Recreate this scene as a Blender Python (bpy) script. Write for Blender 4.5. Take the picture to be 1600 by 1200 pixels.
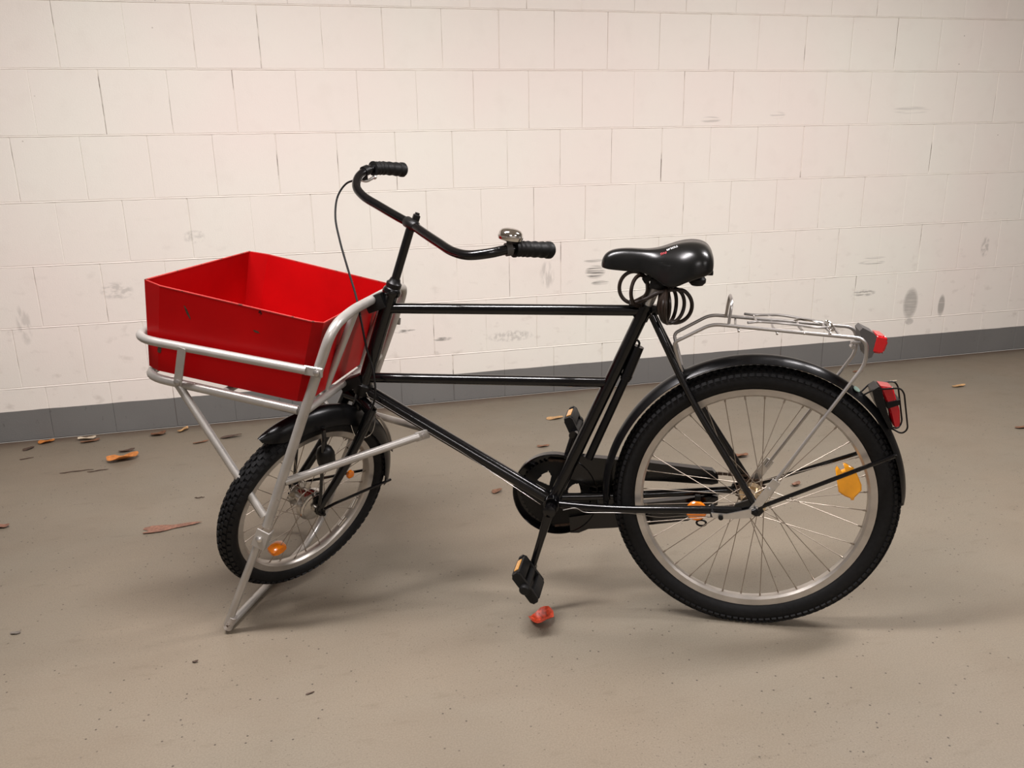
import bpy, bmesh, math, random
from mathutils import Vector, Matrix
import numpy as np
PI = math.pi
random.seed(7)
scn = bpy.context.scene
for o in list(bpy.data.objects): bpy.data.objects.remove(o)

# ------------------------------------------------------------------ camera
F_PX, YAW, PITCH, ROLL, CAM_D, CAM_H = 1296.15, 0.24850, -0.28783, -0.01694, 3.75106, 1.20646
def cam_axes(y, p, r):
    fw = np.array([math.sin(y)*math.cos(p), math.cos(y)*math.cos(p), math.sin(p)])
    ri = np.array([math.cos(y), -math.sin(y), 0.0]); up = np.cross(ri, fw)
    return np.array([math.cos(r)*ri+math.sin(r)*up, -math.sin(r)*ri+math.cos(r)*up, fw])
RM = cam_axes(YAW, PITCH, ROLL); CAM = np.array([0, -CAM_D, CAM_H])
cd = bpy.data.cameras.new('camera'); cam = bpy.data.objects.new('camera', cd); scn.collection.objects.link(cam)
cd.sensor_width = 36; cd.lens = F_PX/1600*36; cd.clip_start = 0.05
m = Matrix.Identity(4)
for i in range(3):
    m[i][0] = RM[0][i]; m[i][1] = RM[1][i]; m[i][2] = -RM[2][i]; m[i][3] = CAM[i]
cam.matrix_world = m
scn.camera = cam
# ------------------------------------------------------------------ world, lights, exposure
w = bpy.data.worlds.new('world'); scn.world = w; w.use_nodes = True
w.node_tree.nodes['Background'].inputs[0].default_value = (1.0, .93, .86, 1)
w.node_tree.nodes['Background'].inputs[1].default_value = 0.35
scn.view_settings.view_transform = 'Standard'; scn.view_settings.look = 'None'
scn.view_settings.exposure = 0.70; scn.view_settings.gamma = 1.0; scn.view_settings.use_curve_mapping = False
LAMP_Z = 2.52
LAMPS = [(-0.30, -2.08, 57, 'above the handlebar side'), (2.40, -2.12, 49, 'above the rear wheel side'),
         (-0.15, -5.3, 26, 'added for fill, unseen behind the camera on the left'), (2.9, -5.3, 26, 'added for fill, unseen behind the camera on the right')]   # x, y, watts; the pair behind the camera is added, unseen fill light

# ------------------------------------------------------------------ frames of reference
AX = np.array([1.04017, -2.06166, 0.0]); PSI = -0.442609            # rear axle on the floor, heading of the bicycle
BT = np.array([-math.cos(PSI), -math.sin(PSI), 0]); BN = np.array([math.sin(PSI), -math.cos(PSI), 0])
BM = Matrix(((BT[0], BN[0], 0, AX[0]), (BT[1], BN[1], 0, AX[1]), (0, 0, 1, 0), (0, 0, 0, 1)))
def ray(x, y): return np.array([(x-800)/F_PX, -(y-600)/F_PX, 1]) @ RM
def B(x, y, o=0.0):
    "measured photo point -> bicycle coordinates (along, out, up) on the plane at sideways offset o"
    d = ray(x, y); P = CAM+d*((AX+BN*o-CAM) @ BN)/(d @ BN)-AX
    return Vector((P @ BT, o, P[2]))
def FL(x, y, z=0.0):
    d = ray(x, y); P = CAM+d*(z-CAM[2])/d[2]; return Vector(P)
def mir(v): return Vector((v[0], -v[1], v[2]))
V = Vector

# ------------------------------------------------------------------ mesh builder
class MB:
    def __init__(s): s.v = []; s.f = []
    def add(s, vs, fs):
        n = len(s.v); s.v += [V(p) for p in vs]; s.f += [tuple(i+n for i in f) for f in fs]; return s
    def sweep(s, pts, secs, frames=None, closed=False, caps=True):
        "secs: list of 2D sections (u,v) one per point"
        n = len(pts); k = len(secs[0]); vs = []; fs = []
        for p, sec, (u, w) in zip(pts, secs, frames):
            vs += [p+u*a+w*b for a, b in sec]
        for i in range(n if closed else n-1):
            j = (i+1) % n
            for q in range(k):
                r = (q+1) % k; fs.append((i*k+q, j*k+q, j*k+r, i*k+r))
        if caps and not closed:
            fs.append(tuple(range(k))[::-1] if False else tuple(range(k))); fs.append(tuple((n-1)*k+q for q in range(k))[::-1])
        return s.add(vs, fs)
    def tube(s, pts, r, seg=12, closed=False, caps=True, flat=None):
        pts = [V(p) for p in pts]; n = len(pts)
        if not isinstance(r, (list, tuple)): r = [r]*n
        T = []
        for i in range(n):
            a = pts[(i-1) % n] if (closed or i > 0) else pts[i]; b = pts[(i+1) % n] if (closed or i < n-1) else pts[i]
            T.append((b-a).normalized())
        ref = V((0, 0, 1)) if abs(T[0].z) < .9 else V((1, 0, 0))
        u = (ref-T[0]*ref.dot(T[0])).normalized(); fr = []
        for t in T:
            u = (u-t*u.dot(t)).normalized(); fr.append((u, t.cross(u)))
        secs = [[(rr*math.cos(2*PI*q/seg), rr*math.sin(2*PI*q/seg)*(flat or 1)) for q in range(seg)] for rr in r]
        return s.sweep(pts, secs, fr, closed, caps)
    def box(s, c, size, R=None, ch=0.0):
        "box, chamfered by ch"
        bm = bmesh.new(); bmesh.ops.create_cube(bm, size=1)
        for v in bm.verts: v.co = V((v.co.x*size[0], v.co.y*size[1], v.co.z*size[2]))
        if ch: bmesh.ops.bevel(bm, geom=list(bm.edges), offset=ch, segments=2 if ch > .002 else 1, profile=.6, affect='EDGES')
        bm.verts.index_update()
        R = R or Matrix.Identity(3)
        s.add([R @ v.co+V(c) for v in bm.verts], [tuple(v.index for v in f.verts) for f in bm.faces]); bm.free(); return s
    def lathe(s, prof, c, axis, seg=24, closed=False):
        "prof: (r, t) along axis"
        ax = V(axis).normalized(); ref = V((0, 0, 1)) if abs(ax.z) < .9 else V((1, 0, 0))
        u = (ref-ax*ref.dot(ax)).normalized(); w = ax.cross(u); c = V(c); n = len(prof); vs = []; fs = []
        for q in range(seg):
            a = 2*PI*q/seg; d = u*math.cos(a)+w*math.sin(a)
            vs += [c+d*r+ax*t for r, t in prof]
        for q in range(seg):
            p = (q+1) % seg
            for i in range(n if closed else n-1):
                j = (i+1) % n; fs.append((q*n+i, p*n+i, p*n+j, q*n+j))
        return s.add(vs, fs)
    def prism(s, poly, o0, o1):
        "polygon of (a,z) extruded between side offsets"
        n = len(poly)
        vs = [V((p[0], o0, p[1])) for p in poly]+[V((p[0], o1, p[1])) for p in poly]
        fs = [tuple(range(n)), tuple(range(2*n-1, n-1, -1))]+[(i, n+i, n+(i+1) % n, (i+1) % n) for i in range(n)]
        return s.add(vs, fs)
    def xf(s, fn): s.v = [fn(p) for p in s.v]; return s
def mesh_of(mb, name, mat, sharp=35):
    me = bpy.data.meshes.new(name); me.from_pydata([tuple(p) for p in mb.v], [], mb.f); me.validate()
    bm = bmesh.new(); bm.from_mesh(me); bmesh.ops.recalc_face_normals(bm, faces=bm.faces); bm.to_mesh(me); bm.free()
    me.polygons.foreach_set('use_smooth', [True]*len(me.polygons)); me.set_sharp_from_angle(angle=math.radians(sharp))
    me.materials.append(mat); return me
def obj(name, mb, mat, parent=None, label=None, kind=None, sharp=35, matrix=None):
    me = mesh_of(mb, name, mat, sharp) if isinstance(mb, MB) else mb
    o = bpy.data.objects.new(name, me); scn.collection.objects.link(o)
    if matrix is not None: o.matrix_local = matrix
    if parent: o.parent = parent
    if label: o['label'] = label
    if kind: o['kind'] = kind
    return o
def tag(o, label, cat, group=None):
    o['label'] = label; o['category'] = cat
    if group: o['group'] = group
    return o
def empty(name, matrix):
    o = bpy.data.objects.new(name, None); scn.collection.objects.link(o); o.matrix_world = matrix; o.empty_display_size = .1; return o
def spline(pts, k=8, closed=False):
    P = [V(p) for p in pts]; out = []; n = len(P)
    for i in range(n if closed else n-1):
        p1, p2 = P[i], P[(i+1) % n]
        p0 = P[(i-1) % n] if (closed or i > 0) else p1*2-p2
        p3 = P[(i+2) % n] if (closed or i < n-2) else p2*2-p1
        d1 = max((p1-p0).length, 1e-6)**.5; d2 = max((p2-p1).length, 1e-6)**.5; d3 = max((p3-p2).length, 1e-6)**.5
        m1 = ((p1-p0)/d1-(p2-p0)/(d1+d2)+(p2-p1)/d2)*d2; m2 = ((p2-p1)/d2-(p3-p1)/(d2+d3)+(p3-p2)/d3)*d2
        for j in range(k):
            t = j/k; out.append(p1*(2*t**3-3*t**2+1)+m1*(t**3-2*t**2+t)+p2*(-2*t**3+3*t**2)+m2*(t**3-t**2))
    if not closed: out.append(P[-1])
    return out
def fillet(pts, r, k=6):
    "polyline with rounded corners"
    P = [V(p) for p in pts]; out = [P[0]]
    for i in range(1, len(P)-1):
        a = P[i-1]-P[i]; b = P[i+1]-P[i]; rr = min(r if not isinstance(r, (list, tuple)) else r[i-1], a.length*.48, b.length*.48)
        s, e = P[i]+a.normalized()*rr, P[i]+b.normalized()*rr
        for j in range(k+1):
            t = j/k; out.append(s*(1-t)**2+P[i]*2*t*(1-t)+e*t*t)
    out.append(P[-1]); return out

# ------------------------------------------------------------------ materials
def mat(name, col, rough=.5, metal=0.0, spec=.5, coat=0.0, noise=None, bump=None, chips=None, emit=None, alpha=None, trans=0):
    """noise=(scale, amount): value variation; chips=(scale, threshold, colour): worn spots; bump=(scale, strength)"""
    m = bpy.data.materials.new(name); m.use_nodes = True; nt = m.node_tree; N = nt.nodes; L = nt.links
    b = N['Principled BSDF']; b.inputs['Base Color'].default_value = (*col, 1); b.inputs['Roughness'].default_value = rough
    b.inputs['Metallic'].default_value = metal; b.inputs['Specular IOR Level'].default_value = spec
    b.inputs['Coat Weight'].default_value = coat; b.inputs['Coat Roughness'].default_value = .08
    if trans: b.inputs['Transmission Weight'].default_value = trans
    if emit: b.inputs['Emission Color'].default_value = (*emit[0], 1); b.inputs['Emission Strength'].default_value = emit[1]
    tc = N.new('ShaderNodeTexCoord'); cur = None
    if noise:
        n = N.new('ShaderNodeTexNoise'); n.inputs['Scale'].default_value = noise[0]; n.inputs['Detail'].default_value = 5
        L.new(tc.outputs['Object'], n.inputs['Vector'])
        r = N.new('ShaderNodeMapRange'); r.inputs[1].default_value = .3; r.inputs[2].default_value = .7
        r.inputs[3].default_value = 1-noise[1]; r.inputs[4].default_value = 1+noise[1]; L.new(n.outputs[0], r.inputs[0])
        x = N.new('ShaderNodeVectorMath'); x.operation = 'SCALE'; x.inputs[0].default_value = col; L.new(r.outputs[0], x.inputs['Scale']); cur = x.outputs[0]
    if chips:
        n = N.new('ShaderNodeTexNoise'); n.inputs['Scale'].default_value = chips[0]; n.inputs['Detail'].default_value = 3
        L.new(tc.outputs['Object'], n.inputs['Vector'])
        r = N.new('ShaderNodeMapRange'); r.inputs[1].default_value = chips[1]; r.inputs[2].default_value = chips[1]+.02; L.new(n.outputs[0], r.inputs[0])
        x = N.new('ShaderNodeMix'); x.data_type = 'RGBA'; x.inputs[6].default_value = (*col, 1); x.inputs[7].default_value = (*chips[2], 1)
        L.new(r.outputs[0], x.inputs[0])
        if cur: L.new(cur, x.inputs[6])
        cur = x.outputs[2]
    if cur: L.new(cur, b.inputs['Base Color'])
    if bump:
        n = N.new('ShaderNodeTexNoise'); n.inputs['Scale'].default_value = bump[0]; n.inputs['Detail'].default_value = 4; L.new(tc.outputs['Object'], n.inputs['Vector'])
        k = N.new('ShaderNodeBump'); k.inputs['Strength'].default_value = bump[1]; k.inputs['Distance'].default_value = .001
        L.new(n.outputs[0], k.inputs['Height']); L.new(k.outputs[0], b.inputs['Normal'])
    return m
M = dict(
 black=mat('gloss_black_paint', (.0022, .0022, .0026), .17, spec=.38, coat=.22, bump=(160, .2)),
 blackm=mat('worn_black_metal', (.0045, .0042, .004), .40, spec=.28, noise=(60, .4)),
 guard=mat('black_mudguard_plastic', (.0032, .0032, .0036), .30, spec=.28, bump=(40, .1)),
 tire=mat('black_tyre_rubber', (.0062, .0062, .0066), .60, spec=.22, noise=(90, .25), bump=(220, .4)),
 rubber=mat('black_rubber', (.0050, .0050, .0050), .5, spec=.26, bump=(260, .3)),
 saddle=mat('black_saddle_vinyl', (.0050, .0052, .0050), .26, spec=.38, bump=(500, .12)),
 silver=mat('silver_frame_paint', (.43, .41, .38), .34, metal=.5, noise=(18, .10), chips=(38, .735, (.06, .05, .045)), bump=(90, .2)),
 silver_dirty=mat('scuffed_silver_paint', (.40, .37, .34), .5, metal=.3, noise=(60, .3), chips=(55, .62, (.10, .07, .055)), bump=(90, .4)),
 alu=mat('brushed_aluminium', (.62, .60, .57), .3, metal=.9, noise=(30, .08)),
 rim=mat('aluminium_rim', (.50, .465, .42), .34, metal=.75, noise=(25, .12)),
 polished=mat('polished_hub', (.58, .56, .53), .17, metal=1.0, noise=(50, .15)),
 chrome=mat('chrome', (.75, .73, .70), .1, metal=1.0),
 steel=mat('dull_steel_wire', (.44, .42, .40), .32, metal=.85),
 spoke=mat('spoke_steel', (.34, .29, .24), .4, metal=.8),
 brass=mat('hub_rings', (.72, .58, .40), .2, metal=1.0),
 rust=mat('rusty_chain', (.06, .035, .022), .6, metal=.4, noise=(200, .5)),
 red=mat('red_box_paint', (.355, .0015, .0025), .38, spec=.12, noise=(7, .10), chips=(24, .765, (.03, .006, .006)), bump=(30, .15)),
 rededge=mat('worn_red_edge', (.40, .035, .03), .45, chips=(70, .60, (.12, .03, .02))),
 redlens=mat('red_reflector_lens', (.50, .006, .010), .15, coat=.5),
 redlens2=mat('deep_red_lens', (.40, .004, .010), .15, coat=.5),
 orange=mat('orange_reflector', (.86, .22, .004), .2, coat=.8, noise=(40, .12)),
 yellow=mat('amber_reflector', (.88, .36, .008), .2, coat=.8, noise=(30, .12)),
 amber=mat('amber_pedal_reflector', (.55, .26, .05), .25, coat=.6, noise=(500, .4)),
 grey=mat('grey_plastic', (.075, .070, .066), .45, spec=.3),
 lock=mat('brown_cable_sleeve', (.016, .010, .007), .28, spec=.4),
 white=mat('white_print', (.8, .8, .8), .5), redp=mat('red_print', (.5, .03, .04), .5), green=mat('green_sticker', (.18, .26, .22), .4),
)

# wall paint: pale pinkish white above a slate blue-grey band, with scuffs at their places
def wall_mat(joint=False):
    m = bpy.data.materials.new('open_joint' if joint else 'painted_blockwork'); m.use_nodes = True; nt = m.node_tree; N = nt.nodes; L = nt.links; b = N['Principled BSDF']
    b.inputs['Roughness'].default_value = .55; b.inputs['Specular IOR Level'].default_value = .3
    g = N.new('ShaderNodeNewGeometry'); sp = N.new('ShaderNodeSeparateXYZ'); L.new(g.outputs['Position'], sp.inputs[0])
    def noise(scale, det=4, stretch=None):
        n = N.new('ShaderNodeTexNoise'); n.inputs['Scale'].default_value = scale; n.inputs['Detail'].default_value = det
        if stretch:
            q = N.new('ShaderNodeVectorMath'); q.operation = 'MULTIPLY'; q.inputs[1].default_value = stretch; L.new(g.outputs['Position'], q.inputs[0]); L.new(q.outputs[0], n.inputs['Vector'])
        else: L.new(g.outputs['Position'], n.inputs['Vector'])
        return n.outputs[0]
    def mr(x, a, b_, c, d):
        r = N.new('ShaderNodeMapRange'); L.new(x, r.inputs[0])
        for i, q in enumerate((a, b_, c, d)): r.inputs[i+1].default_value = q
        return r.outputs[0]
    def mth(op, x, y):
        r = N.new('ShaderNodeMath'); r.operation = op; r.use_clamp = False
        for i, q in enumerate((x, y)):
            if isinstance(q, (int, float)): r.inputs[i].default_value = q
            else: L.new(q, r.inputs[i])
        return r.outputs[0]
    def mix(f, a, c):
        x = N.new('ShaderNodeMix'); x.data_type = 'RGBA'
        if isinstance(f, float): x.inputs[0].default_value = f
        else: L.new(f, x.inputs[0])
        for i, q in ((6, a), (7, c)):
            if isinstance(q, tuple): x.inputs[i].default_value = (*q, 1)
            else: L.new(q, x.inputs[i])
        return x.outputs[2]
    white = mix(mr(noise(1.1, 3), .35, .65, 0, 1), (.80, .725, .665), (.79, .765, .690))
    white = mix(mr(noise(9, 5), .55, .75, 0, .12), white, (.60, .52, .46))
    # grubby low down where wheels and shoes touch it
    low = mth('MULTIPLY', mr(sp.outputs[2], .15, 1.0, 1, 0), mr(noise(14, 8, (1, 1, 1.6)), .60, .72, 0, .35))
    white = mix(low, white, (.42, .36, .31))
    grey = mix(mr(noise(3, 4), .3, .7, 0, 1), (.150, .146, .139), (.168, .165, .156))
    grey = mix(mr(noise(40, 4, (1, 1, .5)), .66, .74, 0, .6), grey, (.07, .065, .06))
    band = mr(mth('ADD', sp.outputs[2], mth('MULTIPLY', mth('SUBTRACT', noise(6, 3), .5), .006)), .1345, .1360, 0, 1)
    col = mix(band, grey, white)
    # scuffs: x, z, half-width, half-height, strength, stroke scale
    for (x, z, rx, rz, k, st) in [(3.184, .315, .050, .092, .55, (9, 1, 110.5)), (3.385, .290, .024, .066, .6, (9, 1, 110.5)), (3.19, .215, .03, .02, .4, (30, 1, 60.5)),
                              (1.374, .585, .055, .035, .9, (5, 1, 120)), (1.40, .53, .05, .012, .9, (5, 1, 160)), (1.37, .64, .06, .010, .55, (5, 1, 160)), (1.133, .585, .04, .07, .3, (60, 1, 12)),
                              (2.914, .55, .085, .012, .9, (4, 1, 150)), (2.93, .575, .07, .006, .8, (4, 1, 150)), (2.886, .39, .075, .02, .6, (30, 1, 130)), (1.942, 1.276, .06, .016, .35, (6, 1, 120)), (2.297, 1.293, .045, .02, .3, (6, 1, 110)),
                              (-1.12, .50, .03, .09, .25, (60, 1, 20)), (-.42, .83, .05, .03, .25, (40, 1, 40)), (-.75, .62, .07, .04, .3, (30, 1, 60)), (.45, .36, .06, .01, .8, (20, 1, 60)), (.95, .30, .12, .03, .3, (60, 1, 60)),
                              (3.62, .60, .03, .06, .35, (50, 1, 40)), (.62, .31, .05, .01, .7, (20, 1, 60)), (3.05, 1.31, .12, .02, .25, (6, 1, 90))]:
        dx = mth('DIVIDE', mth('SUBTRACT', sp.outputs[0], x), rx); dz = mth('DIVIDE', mth('SUBTRACT', sp.outputs[2], z), rz)
        d = mth('ADD', mth('MULTIPLY', dx, dx), mth('MULTIPLY', dz, dz))
        f = mth('MULTIPLY', mr(d, .45, 1.0, k, 0), mr(noise(1.0, 4, st), *((.10, .50, .2, 1) if st[2] % 1 else (.42, .58, 0, 1))))
        col = mix(f, col, (.16, .15, .135))
    # small dark specks
    v = N.new('ShaderNodeTexVoronoi'); v.inputs['Scale'].default_value = 9; L.new(g.outputs['Position'], v.inputs['Vector'])
    col = mix(mth('MULTIPLY', mr(v.outputs['Distance'], .020, .032, 1, 0), mr(noise(2.0, 2), .52, .60, 0, .7)), col, (.12, .09, .07))
    if joint: col = mix(mr(noise(5, 4), .52, .60, .05, .9), col, (.13, .10, .085))
    L.new(col, b.inputs['Base Color'])
    k = N.new('ShaderNodeBump'); k.inputs['Strength'].default_value = .22; k.inputs['Distance'].default_value = .0015; L.new(mth('ADD', mth('MULTIPLY', noise(45, 6), 1), noise(180, 3)), k.inputs['Height']); L.new(k.outputs[0], b.inputs['Normal'])
    return m
def floor_mat():
    m = bpy.data.materials.new('screed_concrete'); m.use_nodes = True; nt = m.node_tree; N = nt.nodes; L = nt.links; b = N['Principled BSDF']
    b.inputs['Specular IOR Level'].default_value = .35
    g = N.new('ShaderNodeNewGeometry'); sp = N.new('ShaderNodeSeparateXYZ'); L.new(g.outputs['Position'], sp.inputs[0])
    def noise(scale, det=4, stretch=None, dist=0):
        n = N.new('ShaderNodeTexNoise'); n.inputs['Scale'].default_value = scale; n.inputs['Detail'].default_value = det; n.inputs['Distortion'].default_value = dist
        if stretch:
            q = N.new('ShaderNodeVectorMath'); q.operation = 'MULTIPLY'; q.inputs[1].default_value = stretch; L.new(g.outputs['Position'], q.inputs[0]); L.new(q.outputs[0], n.inputs['Vector'])
        else: L.new(g.outputs['Position'], n.inputs['Vector'])
        return n.outputs[0]
    def mr(x, a, b_, c, d):
        r = N.new('ShaderNodeMapRange'); L.new(x, r.inputs[0])
        for i, q in enumerate((a, b_, c, d)): r.inputs[i+1].default_value = q
        return r.outputs[0]
    def mth(op, x, y):
        r = N.new('ShaderNodeMath'); r.operation = op
        for i, q in enumerate((x, y)):
            if isinstance(q, (int, float)): r.inputs[i].default_value = q
            else: L.new(q, r.inputs[i])
        return r.outputs[0]
    def mix(f, a, c):
        x = N.new('ShaderNodeMix'); x.data_type = 'RGBA'; L.new(f, x.inputs[0])
        for i, q in ((6, a), (7, c)):
            if isinstance(q, tuple): x.inputs[i].default_value = (*q, 1)
            else: L.new(q, x.inputs[i])
        return x.outputs[2]
    col = mix(mr(noise(1.3, 6), .35, .65, 0, 1), FLOOR_A, FLOOR_B)
    col = mix(mr(noise(3.5, 8, (1, 1.6, 1), .6), .45, .75, 0, .35), col, FLOOR_C)
    col = mix(mr(noise(260, 3), .35, .65, 0, .30), col, (.10, .08, .06))
    col = mix(mr(noise(30, 6, (.35, 1, 1)), .60, .75, 0, .28), col, (.115, .088, .06))
    v = N.new('ShaderNodeTexVoronoi'); v.voronoi_dimensions = '2D'; v.inputs['Scale'].default_value = 22; L.new(g.outputs['Position'], v.inputs['Vector'])
    pore = mth('MULTIPLY', mth('MULTIPLY', mr(v.outputs['Distance'], .035, .065, 1, 0), mr(noise(13, 1), .50, .54, 0, 1)), mr(noise(2.6, 3), .42, .52, 0, .9))
    v2 = N.new('ShaderNodeTexVoronoi'); v2.voronoi_dimensions = '2D'; v2.inputs['Scale'].default_value = 55; L.new(g.outputs['Position'], v2.inputs['Vector'])
    pore2 = mth('MULTIPLY', mth('MULTIPLY', mr(v2.outputs['Distance'], .045, .09, 1, 0), mr(noise(31, 1), .48, .54, 0, 1)), mr(noise(2.1, 3), .40, .55, 0, .6))
    pore = mth('MAXIMUM', pore, pore2)
    col = mix(pore, col, (.05, .038, .03))
    # dirt swept against the foot of the wall
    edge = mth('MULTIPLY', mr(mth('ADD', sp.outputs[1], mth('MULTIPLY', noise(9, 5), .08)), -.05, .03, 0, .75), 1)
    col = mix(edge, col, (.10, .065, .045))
    L.new(col, b.inputs['Base Color']); L.new(mr(noise(4, 5), .3, .7, .42, .62), b.inputs['Roughness'])
    k = N.new('ShaderNodeBump'); k.inputs['Strength'].default_value = .25; k.inputs['Distance'].default_value = .001
    L.new(mth('SUBTRACT', noise(120, 5), pore), k.inputs['Height']); L.new(k.outputs[0], b.inputs['Normal'])
    return m
FLOOR_A = (.216, .178, .130); FLOOR_B = (.198, .173, .131); FLOOR_C = (.172, .135, .096)
M['wall'] = wall_mat(); M['joint'] = wall_mat(True); M['floor'] = floor_mat(); M['plain'] = mat('white_ceiling_paint', (.58, .55, .52), .8)

# ------------------------------------------------------------------ the setting
X0, X1, Y0, ZC = -4.5, 7.5, -7.0, 2.6
def struct(name, mb, mt): o = obj(name, mb, mt, kind='structure'); return o
fl = MB(); fl.box(((X0+X1)/2, Y0/2, -.1), (X1-X0, -Y0, .2)); struct('floor', fl, M['floor'])
ce = MB(); ce.box(((X0+X1)/2, Y0/2, ZC+.1), (X1-X0, -Y0, .2)); struct('ceiling', ce, M['plain'])
JD = .0026                                                     # how far the joints lie behind the block faces
wb = MB(); wb.box(((X0+X1)/2, JD+.1215, ZC/2), (X1-X0, .24, ZC)); wall = struct('wall_back', wb, M['wall'])
jb = MB(); jb.box((1.14, JD+.0008, 1.119), (7.20, .0014, 2.236)); obj('joint_backing', jb, M['joint'], wall)
ww = MB(); ww.box((X0-.1, Y0/2, ZC/2), (.2, -Y0, ZC)); struct('wall_left', ww, M['plain'])
ww = MB(); ww.box((X1+.1, Y0/2, ZC/2), (.2, -Y0, ZC)); struct('wall_right', ww, M['plain'])
ww = MB(); ww.box(((X0+X1)/2, Y0-.1, ZC/2), (X1-X0, .2, ZC)); struct('wall_front', ww, M['plain'])

def block_mesh(wd, ht, seed):
    "block face with a soft, slightly ragged painted edge"
    rnd = random.Random(seed); g = MB(); nx, nz = 6, 4
    def ring(inset, y, jit):
        pts = []
        a0, a1, b0, b1 = -wd/2+inset, wd/2-inset, inset, ht-inset
        for i in range(nx): pts.append([a0+(a1-a0)*i/nx, b0])
        for i in range(nz): pts.append([a1, b0+(b1-b0)*i/nz])
        for i in range(nx): pts.append([a1-(a1-a0)*i/nx, b1])
        for i in range(nz): pts.append([a0, b1-(b1-b0)*i/nz])
        return [V((p[0]+rnd.uniform(-jit, jit), y+rnd.uniform(-jit, jit)*.3, p[1]+rnd.uniform(-jit, jit))) for p in pts]
    A = ring(0, .012, 0); Bq = ring(.0003, .0010, .0005); C = ring(.0024, -.0002, .0004)
    n = len(A); fs = []
    for r in range(2):
        for i in range(n): j = (i+1) % n; fs.append((r*n+i, r*n+j, (r+1)*n+j, (r+1)*n+i))
    fs.append(tuple(2*n+i for i in range(n)))
    g.add(A+Bq+C, fs); me = mesh_of(g, 'block', M['wall'], 60); me.polygons.foreach_set('use_smooth', [False]*len(me.polygons)); return me
LINES = [0.0, .2335, .2399+.25-.003, .2399+.5-.0004, .2399+.75+.003, .2399+1.0+.0044, .2399+1.25+.0038, .2399+1.5-.0014, .2399+1.75, 2.24, 2.49]
OFFS = [.165, .080, .200, .071, .198, .051, .170, .045, .17, .045]
HG, VG = .0050, .0013                                           # open width of bed and head joints
for r in range(9):
    z0, z1 = LINES[r], LINES[r+1]; ht = z1-z0-HG
    variants = [block_mesh(.25-q, ht, 100*r+i) for i, q in enumerate((.0004, .0006, .0010, .0018, .0008))]
    i0, i1 = (-10, 19) if r < 8 else (-10, 19)
    for i in range(i0, i1):
        o = obj('block', random.choice(variants), None, wall)
        o.location = (OFFS[r]+.25*i+.125+random.uniform(-.0012, .0012), random.uniform(-.0004, .0004), z0+HG/2); o.rotation_euler = (random.uniform(-.0006, .0006), 0, random.uniform(-.0008, .0008))

for r in range(1, 9):                                           # mortar beds, struck a little behind the faces
    g = MB(); n = 160; z = LINES[r]; rnd = random.Random(r); pts = []
    top_ = []
    vs = []; fs = []
    for i in range(n+1):
        x = -2.40+7.10*i/n; y = rnd.uniform(.0000, .0014)
        vs += [V((x, .012, z-.0035)), V((x, .0016, z-.0034)), V((x, y-.0030, z-.0020+rnd.uniform(-.0006, .0006))), V((x, y-.0010, z+.0010)), V((x, .0022, z+.0030)), V((x, .012, z+.0035))]
    for i in range(n): fs += [(i*6+j, (i+1)*6+j, (i+1)*6+j+1, i*6+j+1) for j in range(5)]
    g.add(vs, fs); obj('bed_joint', g, M['wall'], wall)
# ceiling lamps
for (lx, ly, pw, kd) in LAMPS:
    e = empty('ceiling_lamp', Matrix.Translation((lx, ly, LAMP_Z)))
    tag(e, 'long white ceiling lamp '+kd, 'lamp', 'ceiling lamps')
    h = MB(); h.box((0, 0, .04), (1.3, .12, .07), ch=.01); obj('housing', h, M['plain'], e)
    d = MB(); d.tube([(-.62, 0, -.012), (.62, 0, -.012)], .014, 12); obj('tube', d, mat('lamp_tube', (1, 1, 1), .5, emit=((1, .9, .8), 4)), e)
    ld = bpy.data.lights.new('lamp', 'AREA'); ld.shape = 'RECTANGLE'; ld.size = 1.2; ld.size_y = .22; ld.energy = pw; ld.color = (1, .955, .965)
    lo = bpy.data.objects.new('lamp_light', ld); scn.collection.objects.link(lo); lo.location = (0, 0, -.03); lo.parent = e

# ================================================================== the bicycle
bike = empty('bicycle', BM)
tag(bike, 'black delivery bicycle with silver tube front carrier, standing in front of the wall', 'bicycle')
RZ = .3378                                                     # rear axle height
DROP = V((0, .062, RZ)); BB = V((.500, 0, .298))
SA = V((-.34210, 0, .93967)); SP0 = V((.906, 0, .848)); STEER = 1.07945; BARTURN = .921
def rot_about(p, ang): return SP0+Matrix.Rotation(ang, 3, SA) @ (V(p)-SP0)
def ST(p): return rot_about(p, STEER)
def axis_at(z): return SP0+SA*((z-SP0.z)/SA.z)

# ---- frame
fm = MB()
ht_t, ht_b = axis_at(.842), axis_at(.585)
fm.tube([ht_b, ht_t], .0185, 20)
for t in (ht_t, ht_b): fm.lathe([(0, -.008), (.022, -.008), (.0235, -.004), (.0235, .004), (.021, .009), (0, .009)], t, SA, 20)
bbm = MB(); bbm.lathe([(0, -.036), (.021, -.036), (.0225, -.033), (.0225, .033), (.021, .036), (0, .036)], BB, (0, 1, 0), 24)
frame = obj('frame', fm, M['black'], bike, 'glossy black painted steel frame'); obj('bottom_bracket', bbm, M['black'], frame)
TTH, TTS = B(622, 482), B(1008, 485); LTH, LTS = B(580, 590), B(940, 597)
seat_top = B(1010, 478)
def sub(name, pts, r, mt='black', seg=16, par=None, **k):
    g = MB(); g.tube(pts, r, seg, **k); return obj(name, g, M[mt], par or frame)
hax = lambda p: axis_at(p.z)
sub('top_tube', [hax(TTH), TTS+V((-.012, 0, 0))], .0134)
sub('cross_tube', [hax(LTH)+V((0, 0, 0)), LTS+V((-.01, 0, 0))], .0130)
sub('down_tube', [axis_at(.585), BB+V((.01, 0, .005))], .0165)
sub('seat_tube', [BB, seat_top], .0160)
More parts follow.
